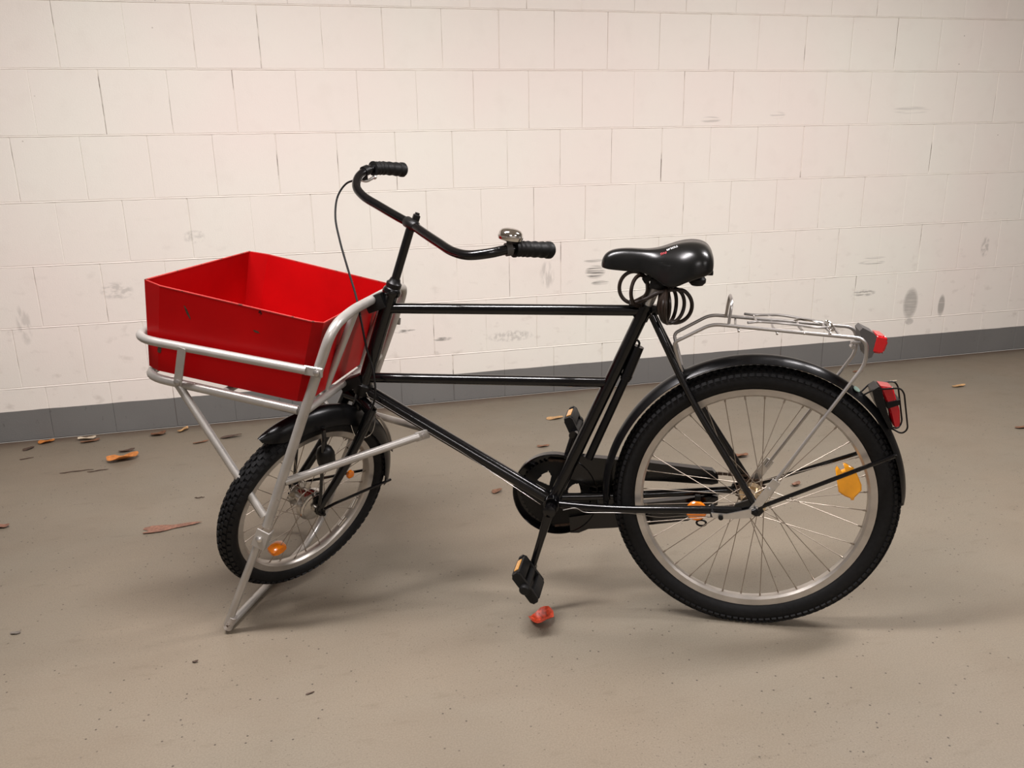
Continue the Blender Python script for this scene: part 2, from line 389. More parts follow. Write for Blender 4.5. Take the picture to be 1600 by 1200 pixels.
lug = MB(); lug.tube([seat_top-(seat_top-BB).normalized()*.035, seat_top+(seat_top-BB).normalized()*.004], .0185, 18)
lug.box(seat_top+V((-.022, 0, -.008)), (.018, .026, .022), ch=.003); lug.tube([seat_top+V((-.022, -.02, -.008)), seat_top+V((-.022, .02, -.008))], .0045, 8)
obj('seat_lug', lug, M['black'], frame)
for s in (1, -1):
    d = V((DROP.x, DROP.y*s, DROP.z))
    sub('chain_stay', fillet([BB+V((-.01, .022*s, .002)), V((.40, .034*s, .302)), V((.30, .044*s, .308)), d+V((.03, 0, -.004))], .05), .0100)
    sub('seat_stay', fillet([seat_top+V((-.014, .016*s, -.02)), V((.16, .045*s, .60)), d+V((.004, 0, .02))], .08), .0085)
    g = MB(); g.prism([(.05, .335), (.045, .350), (.008, .366), (-.012, .352), (-.022, .335), (-.012, .322), (.02, .318)], (DROP.y-.003)*s, (DROP.y+.003)*s); obj('dropout', g, M['black'], frame)
br = MB(); br.tube([V((.36, -.035, .312)), V((.36, .035, .312))], .006, 10); obj('stay_bridge', br, M['black'], frame)

# ---- wheels (built around their own axle, y = sideways)
def wheel(matrix, Ro, rim_o, sec, nsp, rows, knob, label, hub_fn, flange, fy):
    rm = MB(); w_ = sec*.60
    prof = [(rim_o, -w_), (rim_o+.002, -w_*1.02), (rim_o+.002, -w_*.90), (rim_o-.004, -w_*.82), (rim_o-.009, -w_*.5), (rim_o-.011, 0), (rim_o-.009, w_*.5), (rim_o-.004, w_*.82), (rim_o+.002, w_*.90), (rim_o+.002, w_*1.02), (rim_o, w_),
            (rim_o-.013, w_*.92), (rim_o-.018, w_*.55), (rim_o-.019, 0), (rim_o-.018, -w_*.55), (rim_o-.013, -w_*.92)]
    rm.lathe(prof, (0, 0, 0), (0, 1, 0), 96, closed=True)
    wh = obj('wheel', rm, M['rim'], bike, label, matrix=matrix)
    ty = MB(); rc = (Ro+rim_o)/2; hh = (Ro-rim_o)/2+.002; pr = []
    for q in range(20):
        a = 2*PI*q/20; ca, sa = math.cos(a), math.sin(a)
        pr.append((rc+hh*ca*(1 if ca > 0 else .95), sec*math.copysign(abs(sa)**.85, sa)))
    ty.lathe(pr, (0, 0, 0), (0, 1, 0), 112, closed=True); obj('tire', ty, M['tire'], wh)
    tr = MB(); n = int(2*PI*Ro/knob[0])
    for i in range(n):
        for (yy, ph, sx, sy) in rows:
            a = 2*PI*(i+ph)/n; ang = math.asin(min(.98, abs(yy)/sec))*math.copysign(1, yy)
            r = rc+hh*math.cos(ang); n_ = V((math.cos(a)*math.cos(ang), math.sin(ang), math.sin(a)*math.cos(ang))); t_ = V((-math.sin(a), 0, math.cos(a))); b_ = n_.cross(t_)
            R = Matrix((t_, b_, n_)).transposed()
            c = V((math.cos(a)*r, sec*math.sin(ang)*.97, math.sin(a)*r))+n_*knob[1]*.35
            tr.box(c, (sx, sy, knob[1]), R)
    obj('tread', tr, M['tire'], wh, kind='stuff')
    for i in range(nsp):
        side = 1 if i % 2 == 0 else -1; a = 2*PI*(i+.25)/nsp; crs = (1 if (i//2) % 2 == 0 else -1)
        fa = a+crs*2*PI*.155; p0 = V((math.cos(fa)*flange, side*fy, math.sin(fa)*flange)); p1 = V((math.cos(a)*(rim_o-.016), side*.003, math.sin(a)*(rim_o-.016)))
        g = MB(); g.tube([p0, p1], .00105, 6, caps=False); dd = (p0-p1).normalized(); g.tube([p1-dd*.002, p1+dd*.011], .0022, 6); obj('spoke', g, M['spoke'], wh)
    hub_fn(wh); return wh
def rear_hub(wh):
    g = MB(); g.lathe([(.0, -.058), (.009, -.058), (.009, -.042), (.030, -.036), (.030, -.031), (.021, -.028), (.019, 0), (.021, .028), (.030, .031), (.030, .036), (.018, .040), (.018, .050), (.009, .052), (.009, .060), (0, .060)], (0, 0, 0), (0, 1, 0), 28); obj('hub', g, M['brass'], wh, 'shiny brassy hub shell')
    g = MB(); g.tube([(0, -.088, 0), (0, .088, 0)], .0048, 10)
    for s in (1, -1): g.lathe([(0, 0), (.010, 0), (.010, .009), (.008, .011), (0, .011)], (0, s*.070, 0), (0, s, 0), 6)
    obj('axle', g, M['blackm'], wh)
    g = MB()
    nt = 19
    pr = [(math.cos(2*PI*i/(2*nt))*(.040 if i % 2 == 0 else .034), math.sin(2*PI*i/(2*nt))*(.040 if i % 2 == 0 else .034)) for i in range(2*nt)]
    g.prism(pr, -.047, -.044); obj('sprocket', g, M['rust'], wh)
RW = Matrix.Translation((0, 0, RZ))
rows_r = [(-.0215, 0, .011, .0075), (-.013, .5, .0105, .007), (-.004, 0, .0105, .006), (.004, .5, .0105, .006), (.013, .0, .0105, .007), (.0215, .5, .011, .0075)]
rw = wheel(RW, .3375, .2870, .0245, 36, rows_r, (.0165, .0060), 'large rear wheel with an aluminium rim', rear_hub, .0280, .0335)
# front: axle centre found from its ellipse, turned with the fork
AX_F0 = V((1.19639, 0, .30712)); CF = ST(AX_F0)
R3 = Matrix.Rotation(STEER, 3, SA); FWM = Matrix.Translation(CF) @ R3.to_4x4()
FR = .2533
def front_hub(wh):
    g = MB(); g.lathe([(0, -.050), (.010, -.050), (.012, -.040), (.034, -.036), (.036, -.031), (.022, -.026), (.020, -.005), (.026, .004), (.042, .010), (.044, .014), (.044, .030), (.042, .034), (.038, .036), (.038, .039), (.030, .041), (.012, .043), (.012, .050), (0, .050)], (0, 0, 0), (0, 1, 0), 40)
    obj('hub', g, M['polished'], wh, 'large silver drum hub')
    g = MB()
    for q in range(14):
        a = 2*PI*q/14; g.lathe([(.0032, 0), (.0032, .0012), (0, .0012)], (math.cos(a)*.0325, -.0365, math.sin(a)*.0325), (0, -1, 0), 8)
    obj('rivet', g, M['blackm'], wh)
    g = MB(); g.tube([(0, -.078, 0), (0, .078, 0)], .0046, 10)
    for s in (1, -1): g.lathe([(0, 0), (.010, 0), (.010, .009), (0, .010)], (0, s*.060, 0), (0, s, 0), 6)
    obj('axle', g, M['blackm'], wh)
rows_f = [(-.0225, 0, .013, .009), (-.013, .5, .014, .009), (-.004, 0, .013, .008), (.006, .5, .013, .008), (.014, 0, .014, .009), (.0225, .5, .013, .009)]
fw = wheel(FWM, FR, .2139, .0265, 28, rows_f, (.0215, .0050), 'small turned front wheel with knobbly tyre', front_hub, .0350, .0335)
def spoke_reflector(par, ang, r, mt, name='reflector', hexa=True, y=.006, sx=.034, sz=.026, rot=None, th=1):
    g = MB(); c = V((math.cos(ang)*r, y, math.sin(ang)*r))
    rr = Matrix(((math.cos(ang), 0, -math.sin(ang)), (0, 1, 0), (math.sin(ang), 0, math.cos(ang))))
    if rot is not None: rr = Matrix.Rotation(rot, 3, 'Y')
    n = 8 if hexa else 28; po = []
    for i in range(n):
        a = 2*PI*i/n+(PI/8 if hexa else 0); k = 1.0; po.append((math.cos(a)*sx*k, math.sin(a)*sz*k))
    vs = []
    for (yy, k) in ((-.004, .9), (-.003, 1), (.003, 1), (.005, .86)): vs += [c+rr @ V((p[0]*k, yy*th, p[1]*k)) for p in po]
    fs = [(j*n+i, j*n+(i+1) % n, (j+1)*n+(i+1) % n, (j+1)*n+i) for j in range(3) for i in range(n)]+[tuple(range(n)), tuple(range(3*n, 4*n))[::-1]]
    g.add(vs, fs); return obj(name, g, M[mt], par), c, rr
spoke_reflector(fw, math.radians(-45), .150, 'orange', sx=.024, sz=.0125, rot=.0, th=3.2); spoke_reflector(fw, math.radians(176), .141, 'orange', sx=.012, sz=.014)
# small reflective clips on the front spokes
for (r0, a0, r1, a1) in ((.178, -152, .178, -141), (.176, -131, .176, -121)):
    g = MB(); p0 = V((math.cos(math.radians(a0))*r0, .014, math.sin(math.radians(a0))*r0)); p1 = V((math.cos(math.radians(a1))*r1, .014, math.sin(math.radians(a1))*r1))
    g.tube([p0, p1], .0045, 8); obj('spoke_clip', g, M['chrome'], fw)
# rear yellow reflector with two prongs, and round orange one
g = MB(); pol = [B(*p, .012) for p in [(1305, 733), (1310, 768), (1320, 775), (1328, 778), (1329, 781), (1334, 781), (1335, 777), (1346, 766), (1346, 757), (1339, 740), (1334, 731), (1321, 724), (1317, 724), (1320, 733), (1314, 735), (1308, 728)]]
n = len(pol); cen = sum(pol, V((0, 0, 0)))/n
vs = []
for (yy, k) in ((.004, .95), (.008, 1), (.014, 1), (.017, .9)): vs += [V((cen.x+(p.x-cen.x)*k, yy, cen.z+(p.z-cen.z)*k-0))-V((0, 0, RZ)) for p in pol]
g.add(vs, [(j*n+i, j*n+(i+1) % n, (j+1)*n+(i+1) % n, (j+1)*n+i) for j in range(3) for i in range(n)]+[tuple(range(n)), tuple(range(3*n, 4*n))[::-1]])
obj('reflector', g, M['yellow'], rw)
pc = B(1088, 797, -.02)-V((0, 0, RZ))
g = MB(); g.lathe([(0, -.004), (.0245, -.004), (.0265, 0), (.0265, .006), (.024, .009), (0, .010)], pc, (0, 1, 0), 28); obj('reflector', g, M['orange'], rw, 'round orange reflector')
g = MB(); g.box(pc+V((-.002, 0, .034)), (.014, .010, .018), ch=.002); obj('reflector_clip', g, M['blackm'], rw); g = MB(); g.tube([pc+V((-.014+.012*math.cos(t), .002, -.034+.008*math.sin(t))) for t in [2*PI*i/14 for i in range(14)]], .0028, 6, closed=True); obj('reflector_clip', g, M['blackm'], rw)

# ---- mudguards
def mudguard(name, c_fn, path, width, par, mt='guard', depth=.014):
    "path: list of (angle deg, radius, width factor)"
    g = MB(); n = 9; vs = []; fs = []; P = []
    A = spline([(p[0]/100, p[1], p[2]) for p in path], 10)
    for (a, r, k) in A:
        a = math.radians(a*100); row = []
        for lay in (0, -.0016):
            for i in range(n):
                t = -1+2*i/(n-1); y = t*width/2*k; rr = r+lay-depth*k*abs(t)**2.4-(0.0)
                row.append(c_fn(V((math.cos(a)*rr, y*(1+lay*8), math.sin(a)*rr))))
        P.append(row)
    m_ = 2*n
    for row in P: vs += row
    for i in range(len(P)-1):
        for j in range(n-1):
            fs.append((i*m_+j, i*m_+j+1, (i+1)*m_+j+1, (i+1)*m_+j)); fs.append((i*m_+n+j, (i+1)*m_+n+j, (i+1)*m_+n+j+1, i*m_+n+j+1))
        for j in (0, n-1): fs.append((i*m_+j, (i+1)*m_+j, (i+1)*m_+n+j, i*m_+n+j))
    for i in (0, len(P)-1):
        for j in range(n-1): fs.append((i*m_+j, i*m_+n+j, i*m_+n+j+1, i*m_+j+1))
    g.add(vs, fs); return obj(name, g, M[mt], par, sharp=50)
rmg = mudguard('mudguard', lambda p: p+V((0, 0, RZ)), [(-6, .371, .9), (10, .372, 1), (25, .371, 1), (39, .372, 1), (52, .373, 1), (64, .373, 1), (88, .371, 1), (104, .370, 1), (119, .368, 1), (130, .367, 1), (141, .364, 1), (152, .359, 1), (166, .355, 1), (173, .353, .85), (178, .351, .5)], .060, bike, depth=.016)
for s in (1, -1):
    e = B(1395, 713, .034); e = V((e.x, .034*s, e.z))
    sub('stay', fillet([V((-.004, .066*s, RZ+.004)), V((-.03, .066*s, RZ+.018)), V((e.x+.03, .042*s, e.z-.012)), e+V((-.004, -.002*s, 0))], .01), .0052, par=rmg, seg=10)
g = MB(); e = B(1395, 713, .030); g.tube([V((e.x-.006, -.034, e.z)), V((e.x-.010, 0, e.z+.002)), V((e.x-.006, .034, e.z))], .004, 8); obj('stay_bracket', g, M['blackm'], rmg)
# small round sticker and trim line on the rear guard
g = MB(); a = math.radians(125.5); c = V((math.cos(a)*.3650, .016, RZ+math.sin(a)*.3650)); nn = V((math.cos(a), .35, math.sin(a))).normalized(); g.lathe([(0, .0030), (.0085, .0030), (.0085, .001)], c, nn, 18); obj('sticker', g, M['green'], rmg, 'small round pale green sticker')
fmg = mudguard('mudguard', lambda p: CF+R3 @ p, [(66, .302, .25), (70, .300, .6), (78, .296, .9), (92, .291, 1), (115, .287, 1), (140, .284, 1), (165, .283, 1), (185, .284, 1), (197, .288, .95)], .070, bike, depth=.040)
FWp = lambda x, y, z: CF+R3 @ V((x, y, z))
for s in (1, -1):
    sub('stay', [FWp(0, .058*s, .004), FWp(-.03, .050*s, .255)], .0045, par=fmg, seg=8)
    sub('stay', fillet([FWp(0, .058*s, -.002), FWp(-.05, .058*s, -.004), FWp(-.262, .034*s, -.064)], .01), .0042, par=fmg, seg=8)
# light grey bracket strip along the back of the front mudguard
g = MB(); A = [(-.291*math.cos(math.radians(t)), .291*math.sin(math.radians(t))) for t in range(2, 36, 4)]
g.sweep([FWp(x, 0, z) for x, z in A], [[(-.010, -.0012), (.010, -.0012), (.010, .0012), (-.010, .0012)]]*len(A), [(R3 @ V((0, 1, 0)), R3 @ V((x, 0, z)).normalized()) for x, z in A]); obj('bracket_strip', g, M['steel'], fmg)

# ---- fork, with crown, blades and steering column
fk = MB(); cr = axis_at(.555)
fk.tube([ST(axis_at(.60)), ST(axis_at(.53))], .0165, 16)
fyv = V((0, 1, 0)); fk.tube([ST(cr+fyv*.052-SA*.012), ST(cr), ST(cr-fyv*.052-SA*.012)], .0165, 14)
fork = obj('fork', fk, M['black'], bike)
for s in (1, -1):
    pts = spline([cr+V((0, .050*s, 0))-SA*.005, cr-SA*.09+V((.020, .052*s, 0)), cr-SA*.18+V((.056, .055*s, 0)), AX_F0+V((-.004, .056*s, .012)), AX_F0+V((.004, .056*s, -.008))], 8)
    k = len(pts); sub('blade', [ST(p) for p in pts], [.0145-.0060*(i/(k-1)) for i in range(k)], par=fork, seg=14)
g = MB(); g.lathe([(0, -.016), (.022, -.016), (.025, -.010), (.025, .012), (.018, .018), (.0, .020)], ST(axis_at(.585)), SA, 24); obj('headset_cup', g, M['blackm'], fork)
# dark lamp hanging from the crown
lp = MB(); Lc = ST(AX_F0+V((-.034, .046, .165))); lp.lathe([(0, -.034), (.017, -.032), (.023, -.020), (.024, .006), (.019, .022), (.009, .030), (0, .031)], Lc, R3 @ V((.10, 0, 1)), 22)
lamp = obj('headlamp', lp, M['blackm'], bike, 'black bottle-shaped lamp unit beside the fork')
sub('bracket', [Lc+R3 @ V((0, 0, .02)), Lc+R3 @ V((-.004, -.010, .085))], .006, 'blackm', 8, lamp)
g = MB(); g.tube(spline([ST(axis_at(.60))+V((.0, .02, 0)), ST(cr+V((-.005, .055, -.02))), ST(cr+V((.02, .066, -.07))), ST(cr+V((.05, .05, -.075))), ST(cr+V((.055, .02, -.02)))], 8), .0012, 6); obj('brake_wire', g, M['chrome'], fork)

# ---- stem and handlebar
BK = SP0+SA*.171
sb = MB(); sb.tube([axis_at(.842), BK+SA*.010], .0110, 16)
R4 = Matrix.Rotation(BARTURN, 3, SA); bn = R4 @ V((0, 1, 0)); be = R4 @ V((1, 0, 0)); bz = R4 @ V((0, 0, 1))
stem = obj('stem', sb, M['black'], bike)
g = MB(); g.lathe([(0, -.016), (.020, -.016), (.0215, -.010), (.018, -.006), (.0195, -.002), (.0195, .006), (.015, .010), (.0125, .018), (0, .018)], axis_at(.858), SA, 20); obj('lock_nut', g, M['blackm'], stem)
g = MB(); g.tube([BK-bn*.024, BK-bn*.020, BK+bn*.016, BK+bn*.020], [.0118, .0142, .0142, .0118], 16); g.lathe([(0, 0), (.0095, 0), (.0095, .014), (.006, .016), (.006, .020), (0, .020)], BK+SA*.008-be*.008, SA, 6); obj('clamp', g, M['blackm'], stem)
def bp(b, h, z): return BK+bn*h-be*b+bz*z
half = [(0, 0, 0), (-.006, .06, .002), (-.012, .13, .005), (-.018, .20, .010), (-.010, .247, .018), (.020, .284, .030), (.062, .301, .036), (.11, .309, .028), (.174, .312, .012)]
path = [bp(b, -h, z) for b, h, z in half[::-1]]+[bp(b, h, z) for b, h, z in half[1:]]
g = MB(); g.tube(spline(path, 6), .0112, 16); bar = obj('handlebar', g, M['black'], bike, 'swept-back glossy black handlebar')
for s in (1, -1):
    pts = spline([bp(.074, .3035*s, .0355), bp(.11, .3095*s, .0285), bp(.180, .3130*s, .0105)], 16); k = len(pts); rs = []
    for i in range(k):
        t = i/(k-1); rs.append(.0195 if t < .07 else (.0172+.0009*math.sin(t*2*PI*6.5)+.0015*t if t < .88 else (.0200 if t < .97 else .0165)))
    g = MB(); g.tube(pts, rs, 18); obj('grip', g, M['rubber'], bar)
# brake lever on the far side
g = MB(); g.tube([bp(.040, -.295, .035), bp(.056, -.300, .036)], .0140, 14); g.box(bp(.040, -.294, .020), (.018, .014, .018), R4, .003)
lev = obj('brake_lever', g, M['blackm'], bike, 'short brake lever under the far grip')
sub('lever_blade', spline([bp(.028, -.292, .016), bp(.044, -.290, .010), bp(.060, -.292, .012), bp(.072, -.296, .014)], 6), .0042, 'alu', 10, lev)
g = MB(); g.lathe([(0, -.007), (.005, -.005), (.007, 0), (.005, .005), (0, .007)], bp(.074, -.296, .014), (0, 0, 1), 12); obj('lever_knob', g, M['redp'] if False else M['alu'], lev)
LP = bp(.022, -.292, .018)
def oB(x, y, o): return B(x, y, o)
cp = [LP, oB(541, 287, -.20), oB(528, 306, -.19), oB(524, 338, -.16), oB(531, 376, -.12), oB(545, 425, -.07), oB(556, 462, -.03), oB(564, 500, .02), oB(573, 545, .03), oB(583, 580, .035), oB(586, 620, .05), oB(574, 655, .05)]
g = MB(); g.tube(spline(cp, 10), .0028, 8); obj('brake_cable', g, M['rubber'], bike)
# bell
bc = bp(.062, .300, .0355); bax = V((-.17, .02, 1)).normalized(); bell = MB()
bell.lathe([(0, .0), (.020, 0), (.0275, .003), (.0290, .009), (.0290, .0105), (.0276, .0115), (.0272, .014), (.0260, .019), (.022, .0235), (.014, .0265), (.005, .0275), (0, .0275)], bc+bax*.020, bax, 32)
bo = obj('bell', bell, M['chrome'], bike, 'domed chrome bell on the near grip')
g = MB(); g.tube([bc-bn*.001, bc+bax*.022], .007, 10); p1 = bp(.055, .2985, .0355); p2 = bp(.068, .3020, .0360); g.tube([p1, p2], .0150, 16); g.tube([bc+bax*.018, bc+bax*.014-be*.024], .003, 8); obj('bell_clamp', g, M['grey'], bo)

# ---- seat post and saddle
sdir = (seat_top-BB).normalized()
g = MB(); g.tube([seat_top, seat_top+sdir*.052], .0136, 20); g.tube([seat_top+sdir*.004, seat_top+sdir*.010], .0155, 18); obj('seat_post', g, M['alu'], bike, 'bare silver seat post')
g = MB(); secs = []
# a, top z, half width, underside z, z at the flank's lower edge
sx = [(.3830, .922, .006, .920, .914), (.3790, .938, .018, .919, .911), (.366, .951, .026, .920, .908), (.34, .9565, .0285, .924, .906), (.31, .957, .030, .926, .904), (.28, .9565, .034, .926, .902),
      (.255, .958, .045, .922, .890), (.235, .963, .062, .918, .876), (.215, .970, .078, .918, .872), (.195, .975, .089, .920, .884), (.17, .977, .095, .923, .896), (.150, .973, .093, .926, .902), (.137, .965, .085, .928, .906), (.128, .950, .072, .930, .912), (.125, .935, .060, .930, .922)]
nn = 28; rows = []
for (a, zt, hw, zu, ze) in sx:
    row = []
    for i in range(nn):
        th = PI*i/(nn-1)-PI/2; s_, c_ = math.sin(th), math.cos(th)
        y = hw*math.copysign(abs(s_)**.80, s_); dip = -.0035*math.exp(-(y/.016)**2)*(1 if a < .30 else .3)
        row.append(V((a, y, ze+(zt-ze)*abs(c_)**.62+dip)))
    for i in range(nn-2, 0, -1):
        y = row[i].y*.86; row.append(V((a, y, zu-(zu-ze)*min(1, (abs(y)/(hw*.86)))**2.2)))
    rows.append(row)
kk = len(rows[0]); vs = [p for r in rows for p in r]; fs = []
for i in range(len(rows)-1):
    for j in range(kk): fs.append((i*kk+j, i*kk+(j+1) % kk, (i+1)*kk+(j+1) % kk, (i+1)*kk+j))
fs.append(tuple(range(kk))); fs.append(tuple((len(rows)-1)*kk+j for j in range(kk))[::-1])
g.add(vs, fs); sme = mesh_of(g, 'saddle', M['saddle'], 70)
saddle = obj('saddle', sme, None, bike, 'padded glossy black saddle')
md = saddle.modifiers.new('smooth', 'SUBSURF'); md.levels = 1; md.render_levels = 2
for s in (1, -1):
    sub('rail', spline([V((.345, .012*s, .920)), V((.30, .020*s, .908)), V((.245, .022*s, .896)), V((.20, .026*s, .896)), V((.165, .034*s, .912))], 6), .0035, 'blackm', 8, saddle)
    gb = MB(); gb.lathe([(0, -.024), (.013, -.024), (.019, -.018), (.0195, -.010), (.015, -.004), (.016, .004), (0, .006)], V((.160, .046*s, .902)), (0, 0, 1), 18); ec = B(1078, 435, .05); gb.box(V((ec.x, .046*s, ec.z+.004)), (.052, .030, .020), ch=.006); obj('elastomer', gb, M['rubber'], saddle)
g = MB(); g.box(seat_top+sdir*.060, (.034, .050, .024), Matrix.Rotation(-.2, 3, 'Y'), .004); g.tube([seat_top+sdir*.058+V((0, -.03, 0)), seat_top+sdir*.058+V((0, .03, 0))], .006, 10); g.box(V((.262, 0, .893)), (.05, .036, .016), Matrix.Rotation(.55, 3, 'Y'), .003); obj('saddle_clamp', g, M['blackm'], saddle)
g = MB(); g.box(V((.150, 0, .905)), (.05, .080, .012), ch=.003); obj('cross_plate', g, M['blackm'], saddle)
def text_obj(s, size, matrix, mt, par, name='lettering'):
    cu = bpy.data.curves.new(name, 'FONT'); cu.body = s; cu.size = size; cu.extrude = .0003; cu.align_x = 'CENTER'; cu.align_y = 'CENTER'; cu.offset = .00008
    t = bpy.data.objects.new(name, cu); scn.collection.objects.link(t); dg = bpy.context.evaluated_depsgraph_get(); me = bpy.data.meshes.new_from_object(t.evaluated_get(dg))
    bpy.data.objects.remove(t); me.materials.clear(); me.materials.append(mt); o = bpy.data.objects.new(name, me); scn.collection.objects.link(o); o.matrix_local = matrix; o.parent = par; return o
def on_saddle(ax_, ay_):
    hit = saddle_bvh.ray_cast(V((ax_, ay_, 1.2)), V((0, 0, -1))); return hit[0], hit[1]
from mathutils.bvhtree import BVHTree
saddle_bvh = BVHTree.FromPolygons([v.co[:] for v in sme.vertices], [tuple(p.vertices) for p in sme.polygons])
for (txt, ac, mt, sz) in (('TOUR', .219, M['white'], .0105), ('ING', .238, M['redp'], .009)):
    p, nr = on_saddle(ac, .042); n_ = nr if nr.z > 0 else -nr
    xd = V((1, 0, 0)); xd = (xd-n_*xd.dot(n_)).normalized(); yd = n_.cross(xd)
    mm = Matrix((xd, yd, n_)).transposed().to_4x4(); mm.translation = p+n_*.0010
    text_obj(txt, sz, mm, mt, saddle)

# ---- drivetrain
OC = -.052
gd = MB(); C0 = V((.5005, 0, .2965)); NA = 96
def polar_plate(g, c, r0, r1, o0, o1, keep=lambda a, r: True, na=96, nr=6):
    idx = {}
    def vid(i, j, k):
        key = (i % na, j, k)
        if key not in idx:
            a = 2*PI*(i % na)/na; r = r0+(r1-r0)*j/nr; idx[key] = len(g.v); g.v.append(V((c.x+math.cos(a)*r, (o0, o1)[k], c.z+math.sin(a)*r)))
        return idx[key]
    K = lambda i, j: 0 <= j < nr and keep(360*((i % na)+.5)/na, r0+(r1-r0)*(j+.5)/nr)
    for i in range(na):
        for j in range(nr):
            if not K(i, j): continue
            g.f.append((vid(i, j, 0), vid(i+1, j, 0), vid(i+1, j+1, 0), vid(i, j+1, 0))); g.f.append((vid(i, j, 1), vid(i, j+1, 1), vid(i+1, j+1, 1), vid(i+1, j, 1)))
            for (di, dj, e0, e1) in ((0, -1, (i, j), (i+1, j)), (0, 1, (i, j+1), (i+1, j+1)), (-1, 0, (i, j), (i, j+1)), (1, 0, (i+1, j), (i+1, j+1))):
                if not K(i+di, j+dj): g.f.append((vid(*e0, 0), vid(*e0, 1), vid(*e1, 1), vid(*e1, 0)))
polar_plate(gd, C0, .066, .1135, OC-.012, OC-.009, nr=4)
gd.lathe([(.1135, -.012), (.1150, -.010), (.1150, .010), (.1135, .012), (.1115, .010), (.1115, -.010)], C0+V((0, OC, 0)), (0, 1, 0), 72, closed=True)
up = [B(*p, OC) for p in [(885, 709), (940, 714), (1010, 720), (1113, 733), (1122, 742), (1122, 753), (1112, 755), (1040, 750), (985, 748), (930, 760), (890, 745)]]
gd.prism([(p.x, p.z) for p in up], OC-.012, OC+.010)
lo_ = [B(*p, OC) for p in [(892, 830), (905, 830), (920, 824), (960, 822), (1020, 817), (1075, 811), (1121, 786), (1122, 776), (1110, 774), (1000, 784), (930, 800), (890, 806)]]
gd.prism([(p.x, p.z) for p in lo_], OC-.012, OC+.010)
mid = [B(*p, OC) for p in [(921, 722), (975, 724), (972, 760), (968, 790), (960, 818), (915, 815), (914, 775)]]
gd.prism([(p.x, p.z) for p in mid], OC-.012, OC-.009)
cg = obj('chain_guard', gd, M['black'], bike)
ck = MB()
WIN = [[B(x, y, OC) for x, y in pl] for pl in ([(840, 751), (847.5, 741), (857, 736), (861.5, 744), (858, 759)], [(887.5, 765), (894, 757.5), (904, 755), (909, 760), (910, 773), (889, 773)])]
def inside(a, z, poly):
    c = False; n = len(poly)
    for i in range(n):
        p, q = poly[i], poly[i-1]
        if (p.z > z) != (q.z > z) and a < (q.x-p.x)*(z-p.z)/(q.z-p.z)+p.x: c = not c
    return c
def solid(a, r):
    A = C0.x+math.cos(math.radians(a))*r; Z = C0.z+math.sin(math.radians(a))*r
    return not any(inside(A, Z, pl) for pl in WIN)
polar_plate(ck, C0, .016, .092, OC-.003, OC, keep=solid, na=168, nr=26)
for i in range(46):
    a = 2*PI*i/46; ck.box(C0+V((math.cos(a)*.0935, OC-.0015, math.sin(a)*.0935)), (.006, .003, .005), Matrix.Rotation(-a, 3, 'Y'))
cr_ = obj('chainring', ck, M['blackm'], bike)
ch = MB(); rc = .0955; rs = .0395; S0 = V((0, 0, RZ)); dvec = C0-S0; L_ = dvec.length; th0 = math.atan2(dvec.z, dvec.x); phi = math.acos((rc-rs)/L_)
pts = []
a_up = th0+PI-phi; a_dn = th0-PI+phi
pf = [V((C0.x+math.cos(t)*rc, OC-.0015, C0.z+math.sin(t)*rc)) for t in np.linspace(th0+PI-(PI-phi)-0, th0-(phi), 2)]
def tang(sgn): n_ = V((math.cos(th0+sgn*(PI/2+math.asin((rc-rs)/L_)) ), 0, math.sin(th0+sgn*(PI/2+math.asin((rc-rs)/L_))))); return n_
for sgn in (1, -1):
    ang = th0+sgn*math.acos((rs-rc)/L_)-0; ang = th0+sgn*(PI-math.acos((rc-rs)/L_))*1.0
    ang = th0+sgn*(math.acos((rs-rc)/L_)); n_ = V((math.cos(ang-0), 0, math.sin(ang)))
    n_ = V((-n_.x, 0, n_.z)) if False else n_
    # tangent normal for an open belt
    al = math.acos((rc-rs)/L_); n_ = V((math.cos(th0+sgn*al), 0, math.sin(th0+sgn*al)))
    p0 = S0+n_*rs; p1 = C0+n_*rc; k = int((p1-p0).length/.0127)
    for i in range(k):
        c = p0.lerp(p1, (i+.5)/k); dd = (p1-p0).normalized(); A = math.atan2(dd.z, dd.x)
        ch.box(V((c.x, OC-.0015, c.z)), (.0118, .007 if i % 2 else .004, .0065), Matrix.Rotation(-A, 3, 'Y'))
obj('chain', ch, M['rust'], bike, kind='stuff')
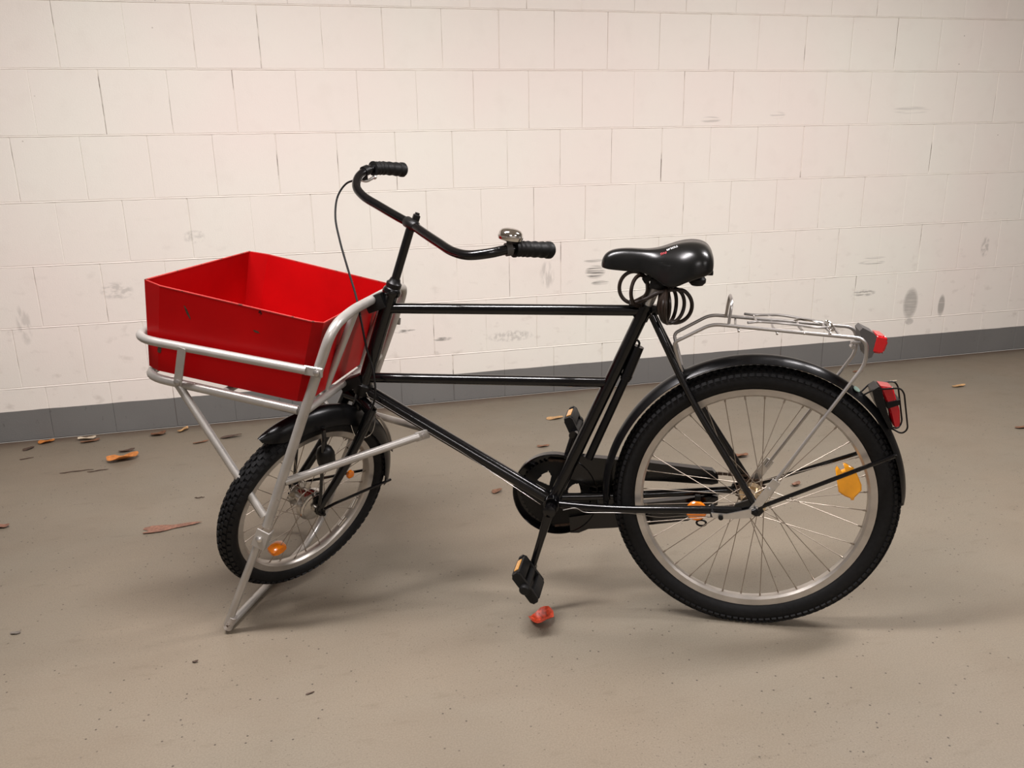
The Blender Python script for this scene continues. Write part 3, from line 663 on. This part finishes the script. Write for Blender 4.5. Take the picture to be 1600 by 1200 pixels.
# cranks and pedals
PE = B(833, 882, .072); CA = V((PE.x-BB.x, 0, PE.z-BB.z)); CA = CA.normalized()*.165
def crank(s, vec):
    o_ = .060*s; g = MB(); a = V((BB.x, o_, BB.z)); b = a+vec+V((0, .012*s, 0))
    g.tube([a-vec*.06, a+vec*.05, a+vec*.5+V((0, .004*s, 0)), b], [.0125, .0125, .0095, .0085], 14, flat=.75)
    g.lathe([(0, -.012), (.016, -.012), (.016, .010), (.010, .013), (0, .013)], a, (0, s, 0), 20); g.lathe([(0, -.007), (.012, -.007), (.012, .008), (0, .008)], b, (0, s, 0), 16)
    o = obj('crank_arm', g, M['black'], bike); return b
def pedal(b, s, tilt):
    R = Matrix.Rotation(tilt, 3, 'Y'); g = MB(); c = b+V((0, .060*s, 0))
    g.tube([b, b+V((0, .105*s, 0))], .0085, 12)
    pm = MB(); pm.tube([c-V((0, .046, 0)), c+V((0, .050, 0))], .0120, 14)
    for q in (0,): pass
    for yy in (-.044, .044):
        w2 = .046; pm.prism([(-w2, -.006), (-w2+.008, -.012), (w2-.008, -.012), (w2, -.006), (w2, .006), (w2-.008, .012), (-w2+.008, .012), (-w2, .006)], yy-.005, yy+.005)
        k = len(pm.v)-16
        for i in range(k, k+16): pm.v[i] = c+R @ pm.v[i]
    P_ = obj('pedal', pm, M['rubber'], bike)
    for q in (1, -1):
        blk = MB(); blk.box(c+R @ V((q*.031, 0, 0)), (.026, .082, .026), R, .004); bl = obj('tread_block', blk, M['rubber'], P_)
        rf = MB(); rf.box(c+R @ V((q*.0445, 0, 0)), (.003, .052, .013), R, .0008); obj('reflector', rf, M['amber'], P_)
    e = MB(); e.lathe([(0, 0), (.014, 0), (.014, .010), (.010, .014), (0, .014)], c+V((0, .046*s, 0)), (0, s, 0), 16); obj('end_cap', e, M['rubber'], P_)
b1 = crank(1, CA); pedal(b1, 1, -.95)
b2 = crank(-1, -CA); pedal(b2, -1, -1.15)
# coaster brake arm and wire along the near chain stay
g = MB(); ba = [B(*p, .074) for p in [(1184, 793), (1184, 803), (1172, 809), (1135, 811), (1114, 809), (1111, 801), (1135, 803)]]
g.prism([(p.x, p.z) for p in ba], .072, .076); arm = obj('brake_arm', g, M['alu'], bike)
g = MB(); g.lathe([(0, 0), (.006, 0), (.006, .006), (0, .007)], B(1126, 808, .076), (0, 1, 0), 12); g.tube([B(1113, 788, .055), B(1113, 808, .072)], .005, 8); obj('arm_clip', g, M['blackm'], arm)
g = MB(); g.tube(spline([B(*p, .05) for p in [(880, 797), (900, 794), (912, 800), (940, 801), (985, 802), (1030, 808), (1070, 806), (1112, 808)]], 6), .0010, 6); obj('rear_wire', g, M['steel'], bike)
g = MB(); g.tube([axis_at(.60)+V((-.01, .018, -.03)), BB.lerp(axis_at(.585), .5)+V((-.012, .016, -.014)), BB+V((.03, .02, -.004))], .0009, 6); obj('down_wire', g, M['steel'], bike)

# ---- rear rack
rk = MB()
def rail(s):
    P = [V((.186, .036*s, .690)), V((.206, .047*s, .738)), V((.123, .053*s, .789)), V((-.196, .060*s, .766)), V((-.216, .056*s, .752)), V((-.219, .054*s, .705)), V((-.036, .062*s, .402))]
    return fillet([V((.186, .030*s, .668)), V((.208, .047*s, .742)), V((.123, .053*s, .790)), V((-.214, .060*s, .766)), V((-.218, .054*s, .708)), V((-.034, .064*s, .400))], [.012, .02, .025, .02], 6)
rk.tube(rail(1), .0042, 10)
rack = obj('rear_rack', rk, M['steel'], bike, 'bent silver wire luggage rack')
g = MB(); g.tube(rail(-1), .0042, 10); obj('rail', g, M['steel'], rack)
for i, xx in enumerate((1154, 1214, 1256, 1297)):
    p = B(xx, 516 if xx < 1200 else 520, .058); g = MB(); zt = p.z+.001
    g.tube(fillet([V((p.x, .063, zt-.003)), V((p.x, .056, zt+.0005)), V((p.x+.004, 0, zt+.001)), V((p.x, -.056, zt+.0005)), V((p.x, -.063, zt-.003))], .006), .0028, 8); obj('cross_wire', g, M['steel'], rack)
g = MB(); p = B(1138, 508, .054); g.tube(fillet([V((p.x, .053, p.z-.004)), V((p.x-.006, .046, p.z+.055)), V((p.x-.006, -.046, p.z+.055)), V((p.x, -.053, p.z-.004))], .028), .0036, 8); obj('stop_hoop', g, M['steel'], rack)
# sprung clamp lying on the rack
p0 = B(1183, 515, .045); zc = lambda a: .790-(.123-a)*.0712+.006
g = MB()
def cl(a, o, dz=0): return V((a, o, zc(a)+dz))
a0 = p0.x
g.tube(fillet([cl(a0+.022, .050, .004), cl(a0, .036, .006), cl(a0-.06, .048, .010), cl(a0-.13, .040, .005), cl(a0-.165, .020, .004), cl(a0-.165, -.020, .004), cl(a0-.13, -.040, .005), cl(a0-.06, -.048, .010), cl(a0, -.036, .006), cl(a0+.022, -.050, .004)], .02), .0032, 8)
g.tube([cl(a0+.001, .036, .004), cl(a0+.001, -.036, .004)], .0028, 8)
obj('spring_clamp', g, M['steel'], rack)
g = MB(); hx = []
for i in range(90):
    t = i/89; hx.append(cl(a0-.165+.0055*math.cos(t*2*PI*8), -.034+.068*t, .004+.0055*math.sin(t*2*PI*8)))
g.tube(hx, .0014, 6); g.tube([cl(a0-.14, -.02, .006), cl(a0-.10, -.006, .012), cl(a0-.085, .008, .010)], .0022, 8); obj('spring', g, M['chrome'], rack)
g = MB(); g.tube([cl(a0-.178, -.054, -.004), cl(a0-.178, .054, -.004)], .0032, 8); obj('end_wire', g, M['steel'], rack)
for s in (1, -1):
    g = MB(); a = V((-.034, .066*s, .400)); b = V((.004, .072*s, RZ)); d = (a-b).normalized(); c = (a+b)/2; ang = math.atan2(d.z, d.x)
    g.box(c+d*.006, ((a-b).length+.030, .0030, .021), Matrix.Rotation(-ang, 3, 'Y'), .0008); g.lathe([(0, 0), (.006, 0), (.006, .005), (0, .006)], a-d*.008+V((0, .002*s, 0)), (0, s, 0), 12); obj('mounting_plate', g, M['alu'], rack)
# upper rear reflector
tl = MB(); q = [B(*p, .026) for p in [(1343, 517), (1348, 512), (1366, 521), (1372, 528), (1368, 545), (1362, 558), (1357, 560), (1352, 556)]]
tl.prism([(p.x, p.z) for p in q], -.028, .028); t1 = obj('rear_reflector', tl, M['grey'], bike, 'square red reflector on grey bracket at end of rack')
q = [B(*p, .026) for p in [(1368, 523), (1385, 526), (1388, 533), (1381, 551), (1377, 553), (1362, 551), (1361, 548)]]
g = MB(); g.prism([(p.x, p.z) for p in q], -.030, .030)
bm = bmesh.new(); me = mesh_of(g, 'lens', M['redlens']); bm.from_mesh(me); bmesh.ops.bevel(bm, geom=list(bm.edges), offset=.004, segments=2, affect='EDGES'); bm.to_mesh(me); bm.free(); obj('lens', me, None, t1)
q = B(1338, 535, 0); g = MB(); g.box(q, (.024, .012, .006), ch=.001); g.tube([q+V((.008, -.01, -.01)), q+V((.008, .01, -.01))], .005, 8); obj('bolt', g, M['steel'], t1)
# lower tail light on the mudguard with its wire cage
tb = MB(); q = [B(*p, .022) for p in [(1362, 610), (1372, 604), (1377, 605), (1380, 622), (1388, 650), (1394, 664), (1393, 671), (1388, 668), (1376, 645), (1366, 625)]]
tb.prism([(p.x, p.z) for p in q], -.026, .026); t2 = obj('tail_light', tb, M['guard'], bike, 'black tail light with tall red lens on rear mudguard')
q = [B(*p, .022) for p in [(1374, 603), (1396, 606), (1401, 626), (1406, 640), (1407, 664), (1403, 669), (1396, 667), (1391, 645), (1384, 625)]]
g = MB(); g.prism([(p.x, p.z) for p in q], -.0235, .0235)
bm = bmesh.new(); me = mesh_of(g, 'lens', M['redlens2']); bm.from_mesh(me); bmesh.ops.bevel(bm, geom=list(bm.edges), offset=.003, segments=2, affect='EDGES'); bm.to_mesh(me); bm.free(); obj('lens', me, None, t2)
g = MB(); p = [B(*k, .022) for k in [(1385, 628), (1406, 624), (1407, 631), (1386, 638)]]; g.prism([(k.x, k.z) for k in p], -.0265, .0265); obj('lens_band', g, M['guard'], t2)
for s in (1, -1):
    pts = [B(x, y, 0) for x, y in [(1344, 617), (1362, 604), (1402, 601), (1408, 609), (1414, 665), (1406, 674), (1392, 668)]]
    w_ = [.010, .024, .028, .028, .026, .018, .006]
    if s < 0: pass
    g = MB(); g.tube(fillet([V((p.x, k*s, p.z)) for p, k in zip(pts, w_)], .010), .0020, 8); obj('wire_guard', g, M['blackm'], t2)

# ---- front carrier: silver tube hoop, rails, struts
HL = [B(500, 560, .27), B(471, 651, .27), B(442, 745, .27), B(417, 822, .272)]
hp = fillet([mir(HL[3]), V((.960, -.266, .806)), V((.955, -.16, .824)), V((.955, .16, .824)), V((.960, .266, .806)), HL[3]], [.048, .05, .05, .048], 10)
g = MB(); g.tube(hp, .0118, 16)
car = obj('front_carrier', g, M['silver'], bike, 'welded silver tube carrier in front of the head tube')
def half_loop(pts, rads, r, name, mt='silver'):
    full = pts+[mir(p) for p in pts[::-1]]; g = MB(); g.tube(fillet(full, rads, 8), r, 14); return obj(name, g, M[mt], car)
l0 = B(466, 641, .262); l1 = B(278, 600, .268); l2 = B(232, 583, .262)
dl = (l1-l0).normalized()
half_loop([l0, V((l2.x+.020, .264, l1.z+(l2.x-l1.x)*dl.z/dl.x+.004))], [.07, .07], .0108, 'lower_rail')
u0 = B(492, 581, .280); u1 = B(283, 545, .285); ul = (u1-u0).normalized(); u2 = B(222, 516, .20)
ue = V((u2.x-.022, .283, u1.z+(u2.x-u1.x)*ul.z/ul.x+.003))
half_loop([u0+ul*.02, ue], [.075, .075], .0105, 'upper_rail')
for s in (1, -1):
    f = (lambda p: p) if s > 0 else mir
    g = MB(); e = u0; ang = math.atan2(ul.z, ul.x)
    g.box(f(e+ul*.004), (.046, .006, .023), Matrix.Rotation(-ang, 3, 'Y'), .002); obj('rail_end', g, M['silver'], car)
    g = MB(); g.lathe([(0, 0), (.0075, 0), (.0075, .005), (.003, .008), (0, .008)], f(e-ul*.006+V((0, .003, 0))), (0, s, 0), 12); obj('bolt', g, M['steel'], car)
    a, b = B(284, 547, .290), B(278, 597, .281)
    g = MB(); d = (a-b).normalized(); R = Matrix((d, V((0, 1, 0)), d.cross(V((0, 1, 0))))).transposed()
    g.box(f((a+b)/2), ((a-b).length+.014, .004, .021), R if s > 0 else Matrix.Rotation(0, 3, 'Z') @ R, .001); obj('strap', g, M['silver'], car)
    g = MB(); g.lathe([(0, 0), (.007, 0), (.007, .004), (0, .006)], f(b+V((0, .002, 0))), (0, s, 0), 12); obj('bolt', g, M['steel'], car)
    st0 = B(278, 600, .268); st1 = B(412, 806, .272)
    g = MB(); g.tube([f(st0), f(st1)], .0100, 14); obj('strut', g, M['silver'], car)
    g = MB(); k0 = B(445, 753, .268); k1 = B(660, 680, .022); g.tube([f(k0), f(k1+(k0-k1).normalized()*.012)], .0098, 14)
    obj('back_strut', g, M['silver'], car)
    g = MB(); d = (k0-k1).normalized(); d2 = V((0, 0, 1)).cross(d).normalized(); R = Matrix((d, d2, d.cross(d2))).transposed() if s > 0 else Matrix((mir(d), mir(d2), mir(d).cross(mir(d2)))).transposed()
    g.box(f(k1), (.040, .007, .025), R, .003); obj('strut_end', g, M['silver'], car)
    g = MB(); g.lathe([(0, 0), (.0065, 0), (.0065, .006), (0, .007)], f(k1-d*.004+V((0, .004, 0))), f(d2) if (d2.y > 0) else f(-d2), 12); obj('bolt', g, M['steel'], car)
    i0 = V((.958, .118*s, .822)); i1 = V((1.058, .118*s, .610)); g = MB(); g.tube([i0, i1], .0095, 14); obj('upright', g, M['silver'], car)
cb = HL[1].lerp(HL[0], .06); g = MB(); g.tube([cb, mir(cb)], .0100, 14); obj('cross_tube', g, M['silver'], car)
g = MB(); g.tube([V((1.25, .262, l0.z+(1.25-l0.x)*dl.z/dl.x)), V((1.25, -.262, l0.z+(1.25-l0.x)*dl.z/dl.x))], .0085, 12); obj('cross_tube', g, M['silver'], car)
g = MB(); g.box(V((.948, 0, .815)), (.050, .050, .040), Matrix.Rotation(.35, 3, 'Y'), .004); obj('carrier_clamp', g, M['blackm'], car); g = MB(); g.box(V((1.028, 0, .600)), (.060, .046, .030), Matrix.Rotation(.35, 3, 'Y'), .004); obj('carrier_clamp', g, M['blackm'], car)
# prop stand
FT = FL(357, 988); ft = V(((V(FT)-V(AX)).dot(V(BT)), (V(FT)-V(AX)).dot(V(BN)), .0))
k = B(403, 850, .275)
g = MB(); far = fillet([V((k.x, .276, k.z)), V((ft.x+.004, ft.y, .0125)), V((ft.x-.006, -.20, .014)), V((ft.x-.022, -.285, .060)), V((k.x, -.276, k.z))], [.018, .05, .05], 8)
g.tube(far, .0100, 14); stand = obj('prop_stand', g, M['silver'], bike, 'folding silver U-shaped stand carrying the front end')
g = MB(); g.tube([V((ft.x, ft.y, .0128)), V((ft.x-.018, ft.y-.001, .048))], .0112, 14); obj('worn_foot', g, M['silver_dirty'], stand, 'scraped rusty foot')
for s in (1, -1):
    c = B(407, 843, .288); c.y *= s; d = (B(413, 826, .288)-B(400, 860, .288)).normalized(); ang = math.atan2(d.z, d.x)
    g = MB(); g.box(c, (.052, .004, .034), Matrix.Rotation(-ang, 3, 'Y'), .0012); g.box(c+V((0, -.012*s, 0))+Matrix.Rotation(-ang, 3, 'Y') @ V((0, 0, .0155)), (.052, .024, .003), Matrix.Rotation(-ang, 3, 'Y'), .0008); pl = obj('hinge_plate', g, M['silver'], stand)
    g = MB(); g.lathe([(0, 0), (.008, 0), (.008, .003), (.004, .007), (0, .008)], c+V((.002, .002*s, .002)), (0, s, 0), 16); obj('bolt', g, M['alu'], pl)

# ================================================================== things on the bicycle
def local_thing(name, mb, mt, base, label, cat, sharp=35):
    "a top-level thing modelled in bicycle coordinates, its origin put at its base"
    base = V(base); mb.xf(lambda p: p-base); o = obj(name, mb, mt, sharp=sharp); o.matrix_world = BM @ Matrix.Translation(base); tag(o, label, cat); return o
# red box
q1, q2, q3, q4 = B(506, 507, .247), B(488, 503, .258), B(249, 447, .268), B(225, 434, .250)
top = [(q.x, q.y, 0) for q in (q1, q2, q3, q4)]
zt = lambda a: q2.z+(a-q2.x)*(q3.z-q2.z)/(q3.x-q2.x); zb = lambda a: q6.z+(a-q6.x)*(q7.z-q6.z)/(q7.x-q6.x)
q5, q6, q7, q8 = B(481, 628, .230), B(464, 627, .242), B(247, 579, .250), B(233, 570, .232)
bot = [(q.x, q.y) for q in (q5, q6, q7, q8)]
tp = [V((a, o_, zt(a))) for a, o_, _ in top]; tp += [mir(p) for p in tp[::-1]]
bo_ = [V((a, o_, zb(a))) for a, o_ in bot]; bo_ += [mir(p) for p in bo_[::-1]]
n = 8; ct = sum(tp, V((0, 0, 0)))/n; cbm = sum(bo_, V((0, 0, 0)))/n
def shrink(P, c, t): return [p+(V((c.x-p.x, c.y-p.y, 0))).normalized()*t for p in P]
ti = shrink(tp, ct, .003); bi = [p+V((0, 0, .003)) for p in shrink(bo_, cbm, .003)]
g = MB(); fs = []
for i in range(n):
    j = (i+1) % n; fs += [(i, j, n+j, n+i), (2*n+i, 3*n+i, 3*n+j, 2*n+j), (i, 2*n+i, 2*n+j, j)]
fs += [tuple(range(n, 2*n)), tuple(range(3*n, 4*n))[::-1]]
g.add(tp+bo_+ti+bi, fs)
base = V((1.24, 0, zb(1.24)))
cbx = local_thing('cargo_box', g, M['red'], base, 'open red sheet-metal box with dark paint chips, set in the silver carrier', 'box', 20)
g = MB(); g.tube([p-base+V((0, 0, .0003)) for p in [a.lerp(b, .5) for a, b in zip(tp, ti)]], .0020, 8, closed=True); obj('rolled_rim', g, M['rededge'], cbx, 'worn pale red rim edge')
for (x, y, rx, rz, an, o_) in ((293, 489, .0035, .020, .5, .2635), (400, 518, .010, .0025, -.15, .2635), (249, 545, .006, .014, 0, .2545), (436, 462-1, .0, .0, 0, 0)):
    if rx == 0: continue
    p = B(x, y, o_); g = MB(); rnd = random.Random(x); k = 9
    # lie on the sloping side panel
    a, b, c = tp[1], tp[2], bo_[2]; nr = (b-a).cross(c-a).normalized(); nr = nr if nr.y > 0 else -nr
    o0 = CAM; d = ray(x, y)
    loc = B(x, y, .26); dirv = (B(x, y, .20)-loc).normalized(); tt = (a-loc).dot(nr)/dirv.dot(nr); p = loc+dirv*tt
    u = (b-a).normalized(); v_ = nr.cross(u); vs = []
    for i in range(k):
        t = 2*PI*i/k; rr = rnd.uniform(.6, 1.1); q = (math.cos(t)*rx*rr, math.sin(t)*rz*rr); q = (q[0]*math.cos(an)-q[1]*math.sin(an), q[0]*math.sin(an)+q[1]*math.cos(an)); vs.append(p+u*q[0]+v_*q[1]+nr*.0004-base)
    g.add(vs, [tuple(range(k))]); obj('paint_chip', g, M['rust'], cbx)
# pump behind the seat tube
pt, pb, pm_ = B(998, 541), B(920, 716), B(978, 590)
PB0 = V((pb.x, 0, pb.z)); g = MB(); g.tube([pt, pm_], .0135, 18); g.tube([pm_, pb], .0105, 16); g.lathe([(0, 0), (.0145, 0), (.0145, .008), (0, .008)], pm_, (pt-pm_), 18)
pu = local_thing('air_pump', g, M['guard'], PB0, 'slim black air pump clipped behind the seat tube', 'pump')
g = MB(); g.tube(spline([B(*p)-PB0 for p in [(997, 543), (999, 536), (995, 531), (988, 530)]], 6), .0028, 8); obj('clip', g, M['blackm'], pu)
g = MB(); g.tube([pm_-PB0+(pm_-pb).normalized()*.002, pm_-PB0-(pm_-pb).normalized()*.006], .0125, 16); obj('collar', g, M['rubber'], pu)
# coiled cable lock around the seat post
def loop(c, r, yaw, tilt=0, ph0=0, n=14, turns=1.0, rz=None):
    out = []; rz = rz or r
    for i in range(int(n*turns)):
        t = ph0+2*PI*i/n; p = V((r*math.cos(t), 0, rz*math.sin(t))); p = Matrix.Rotation(tilt, 3, 'X') @ p; p = Matrix.Rotation(yaw, 3, 'Z') @ p; out.append(c+p)
    return out
lc = []
def at(x, y, o): return B(x, y, o)
anc = at(984, 474, .022)
lc += loop(at(990, 449, .016), .0335, .15, ph0=-PI*.6, rz=.0375, turns=1.05)
lc += loop(at(999, 454, .026), .0330, 1.0, ph0=-PI*.6, rz=.036, turns=.95)
lc += [at(986, 474, .030), at(994, 473, .034), at(1012, 466, .036), at(1030, 457, .034)]
for (x, y, r, yw, o_) in ((1055, 478, .0385, .05, .020), (1050, 478, .0385, .75, .026), (1046, 478, .0385, 1.15, .030), (1042, 477, .0385, 1.5, .030), (1038, 476, .038, 1.9, .022)):
    lc += loop(at(x, y, o_), r, yw, ph0=PI*.62, rz=.0405, turns=1.0)
lc += [at(1040, 500, -.01), at(1034, 480, -.02)]
base_l = at(1020, 500, 0)
g = MB(); g.tube(spline(lc, 4), .0046, 8); lk = local_thing('cable_lock', g, M['lock'], base_l, 'brown coiled cable lock wound around the seat post under the saddle', 'lock')
g = MB(); g.tube([at(983, 473, .020)-base_l, at(1003, 474, .020)-base_l], .0075, 12); obj('lock_body', g, M['rubber'], lk)

# ================================================================== litter on the floor
LM = dict(orange=mat('orange_leaf', (.48, .17, .035), .55, noise=(60, .3)), tan=mat('tan_leaf', (.42, .25, .11), .6, noise=(60, .3)), brown=mat('brown_leaf', (.16, .075, .040), .6, noise=(80, .3)),
          pale=mat('pale_leaf', (.55, .46, .34), .6, noise=(60, .2)), red=mat('red_leaf', (.62, .065, .020), .4, noise=(120, .5)), dark=mat('dark_debris', (.07, .042, .028), .7, noise=(90, .3)), pinkish=mat('dry_red_brown_leaf', (.21, .10, .065), .6, noise=(100, .35)), grey=mat('grey_chip', (.14, .12, .10), .7))
def leaf(x, y, ln, wd, yaw, curl, mt, label, name='leaf', lobes=0, cat='leaf', seed=1, dens=1, thick=.0006):
    p = FL(x, y); rnd = random.Random(seed); g = MB(); n = 22
    rim = []
    for i in range(n):
        t = 2*PI*i/n; k = 1+(.30*math.cos(lobes*t) if lobes else 0)+rnd.uniform(-.05, .05); tip = 1+.18*max(0, math.cos(t))**6
        rim.append((math.cos(t)*ln/2*k*tip, math.sin(t)*wd/2*k))
    ph = rnd.uniform(0, 6)
    def z(u, v): return max(0, curl*((v/(wd/2))**2*.5+.5*(u/(ln/2))**2)+curl*.35*math.sin(5*u/ln+ph)*math.cos(3*v/wd+ph)+curl*.3)
    vs = []
    for lay in (0, -thick):
        for k in (.0, .5, 1.0):
            for (u, v) in (rim if k > 0 else [(0, 0)]): vs.append(V((u*k, v*k, z(u*k, v*k)+lay+thick+.0004)))
    m_ = 1+2*n; fs = []
    for b in (0, m_):
        for i in range(n):
            j = (i+1) % n; t1_ = (b, b+1+i, b+1+j); q_ = (b+1+i, b+1+n+i, b+1+n+j, b+1+j); fs += [t1_ if b == 0 else t1_[::-1], q_ if b == 0 else q_[::-1]]
    for i in range(n): j = (i+1) % n; fs.append((1+n+i, m_+1+n+i, m_+1+n+j, 1+n+j))
    zmin = min(q.z for q in vs)
    g.add([q-V((0, 0, zmin-.0003)) for q in vs], fs); o = obj(name, g, LM[mt], sharp=60); o.location = p; o.rotation_euler = (0, 0, yaw); tag(o, label, cat, 'fallen leaves and litter on the floor' if cat == 'leaf' else None)
    return o
WY = -math.radians(2)
lf = leaf(191, 719, .110, .075, .2, .030, 'orange', 'large orange-brown leaf lying left of the carrier, a little out from the wall', lobes=0, seed=3)
leaf(72, 692, .060, .045, .3, .016, 'orange', 'small orange leaf at the far left against the wall foot', seed=4)
leaf(135, 687, .070, .035, -.1, .014, 'pale', 'pale curled leaf at the wall foot, right of the small orange leaf', seed=5)
leaf(140, 691, .070, .028, .2, .010, 'brown', 'thin brown leaf just in front of the pale curled leaf', seed=6)
leaf(247, 680, .060, .045, .1, .014, 'brown', 'brown leaf at the wall foot behind the large orange-brown leaf', seed=7)
leaf(286, 674, .055, .030, .9, .016, 'tan', 'small beige leaf at the wall foot beneath the carrier front', seed=8)
leaf(197, 706, .060, .024, .1, .010, 'dark', 'dark shrivelled leaf right behind the large orange-brown leaf', seed=9)
leaf(44, 702, .045, .030, .8, .008, 'dark', 'dark crumpled leaf near the left edge, below the small orange leaf', seed=10)
leaf(258, 826, .150, .045, .08, .004, 'pinkish', 'long flattened reddish-brown leaf between the left edge and the front wheel', lobes=3, seed=11)
leaf(3, 824, .045, .030, -.3, .010, 'pinkish', 'dark red-brown leaf cut off by the left edge of the view', seed=12)
rl = leaf(845, 972, .066, .062, .5, .026, 'red', 'crumpled bright red leaf under the near pedal', seed=13)
leaf(866, 654, .075, .040, .1, .010, 'tan', 'yellow-brown leaf left of the far pedal', seed=14)
leaf(848, 698, .048, .024, .0, .008, 'brown', 'small brown leaf just above the chain guard', seed=15)
leaf(776, 769, .040, .028, .4, .012, 'brown', 'small brown leaf to the left of the chain guard', seed=16)
leaf(1155, 714, .060, .040, -.2, .020, 'brown', 'curled brown leaf seen through the top of the rear wheel', seed=17)
leaf(1243, 759, .034, .024, .2, .012, 'brown', 'tiny brown leaf seen through the rear wheel right of its hub', seed=18)
leaf(1497, 604, .075, .030, .1, .008, 'tan', 'tan leaf on the open floor right of the tail light', seed=19)
leaf(1596, 669, .060, .026, -.1, .008, 'brown', 'brown leaf cut off by the right edge of the view', seed=20)
leaf(360, 684, .085, .024, .1, .012, 'dark', 'dark shrivelled leaf behind the silver strut, near the wall', seed=21)
leaf(313, 692, .060, .018, .3, .006, 'brown', 'thin brown leaf left of the silver strut, near the wall', seed=22)
leaf(1340, 581, .060, .022, .1, .008, 'brown', 'brown leaf on the wall foot right of the rear rack leg', seed=24)
leaf(1395, 597, .040, .018, .0, .010, 'pale', 'small pale leaf directly above the lower tail light', seed=25)
leaf(24, 990, .024, .014, -.2, .004, 'grey', 'small grey stone chip on the bare floor at lower left', name='stone_chip', cat='stone', seed=26)
leaf(305, 1035, .014, .008, -.2, .004, 'dark', 'tiny dark crumb on the floor below and left of the stand foot', name='crumb', cat='crumb', seed=27)
leaf(484, 1084, .020, .006, .3, .003, 'dark', 'tiny dark splinter on the floor right of and below the stand foot', name='splinter', cat='splinter', seed=28)
for (x, y, l_, yw, lb) in ((120, 737, .12, .05, 'thin dark twig on the floor left of the large orange-brown leaf'), (153, 736, .075, .12, 'short dark twig just below the large orange-brown leaf'), (42, 717, .05, .2, 'tiny dark twig near the left edge of the floor'), (312, 778, .035, -.1, 'tiny dark twig halfway between the front tyre and the left edge')):
    p = FL(x, y); g = MB(); rnd = random.Random(x)
    g.tube([V((-l_/2+l_*i/6, rnd.uniform(-.003, .003), .0022)) for i in range(7)], [.0010, .0022, .0017, .0021, .0018, .0015, .0008], 6); o = obj('twig', g, LM['dark']); o.location = p; o.rotation_euler = (0, 0, yw); tag(o, lb, 'twig', 'twigs on the floor')
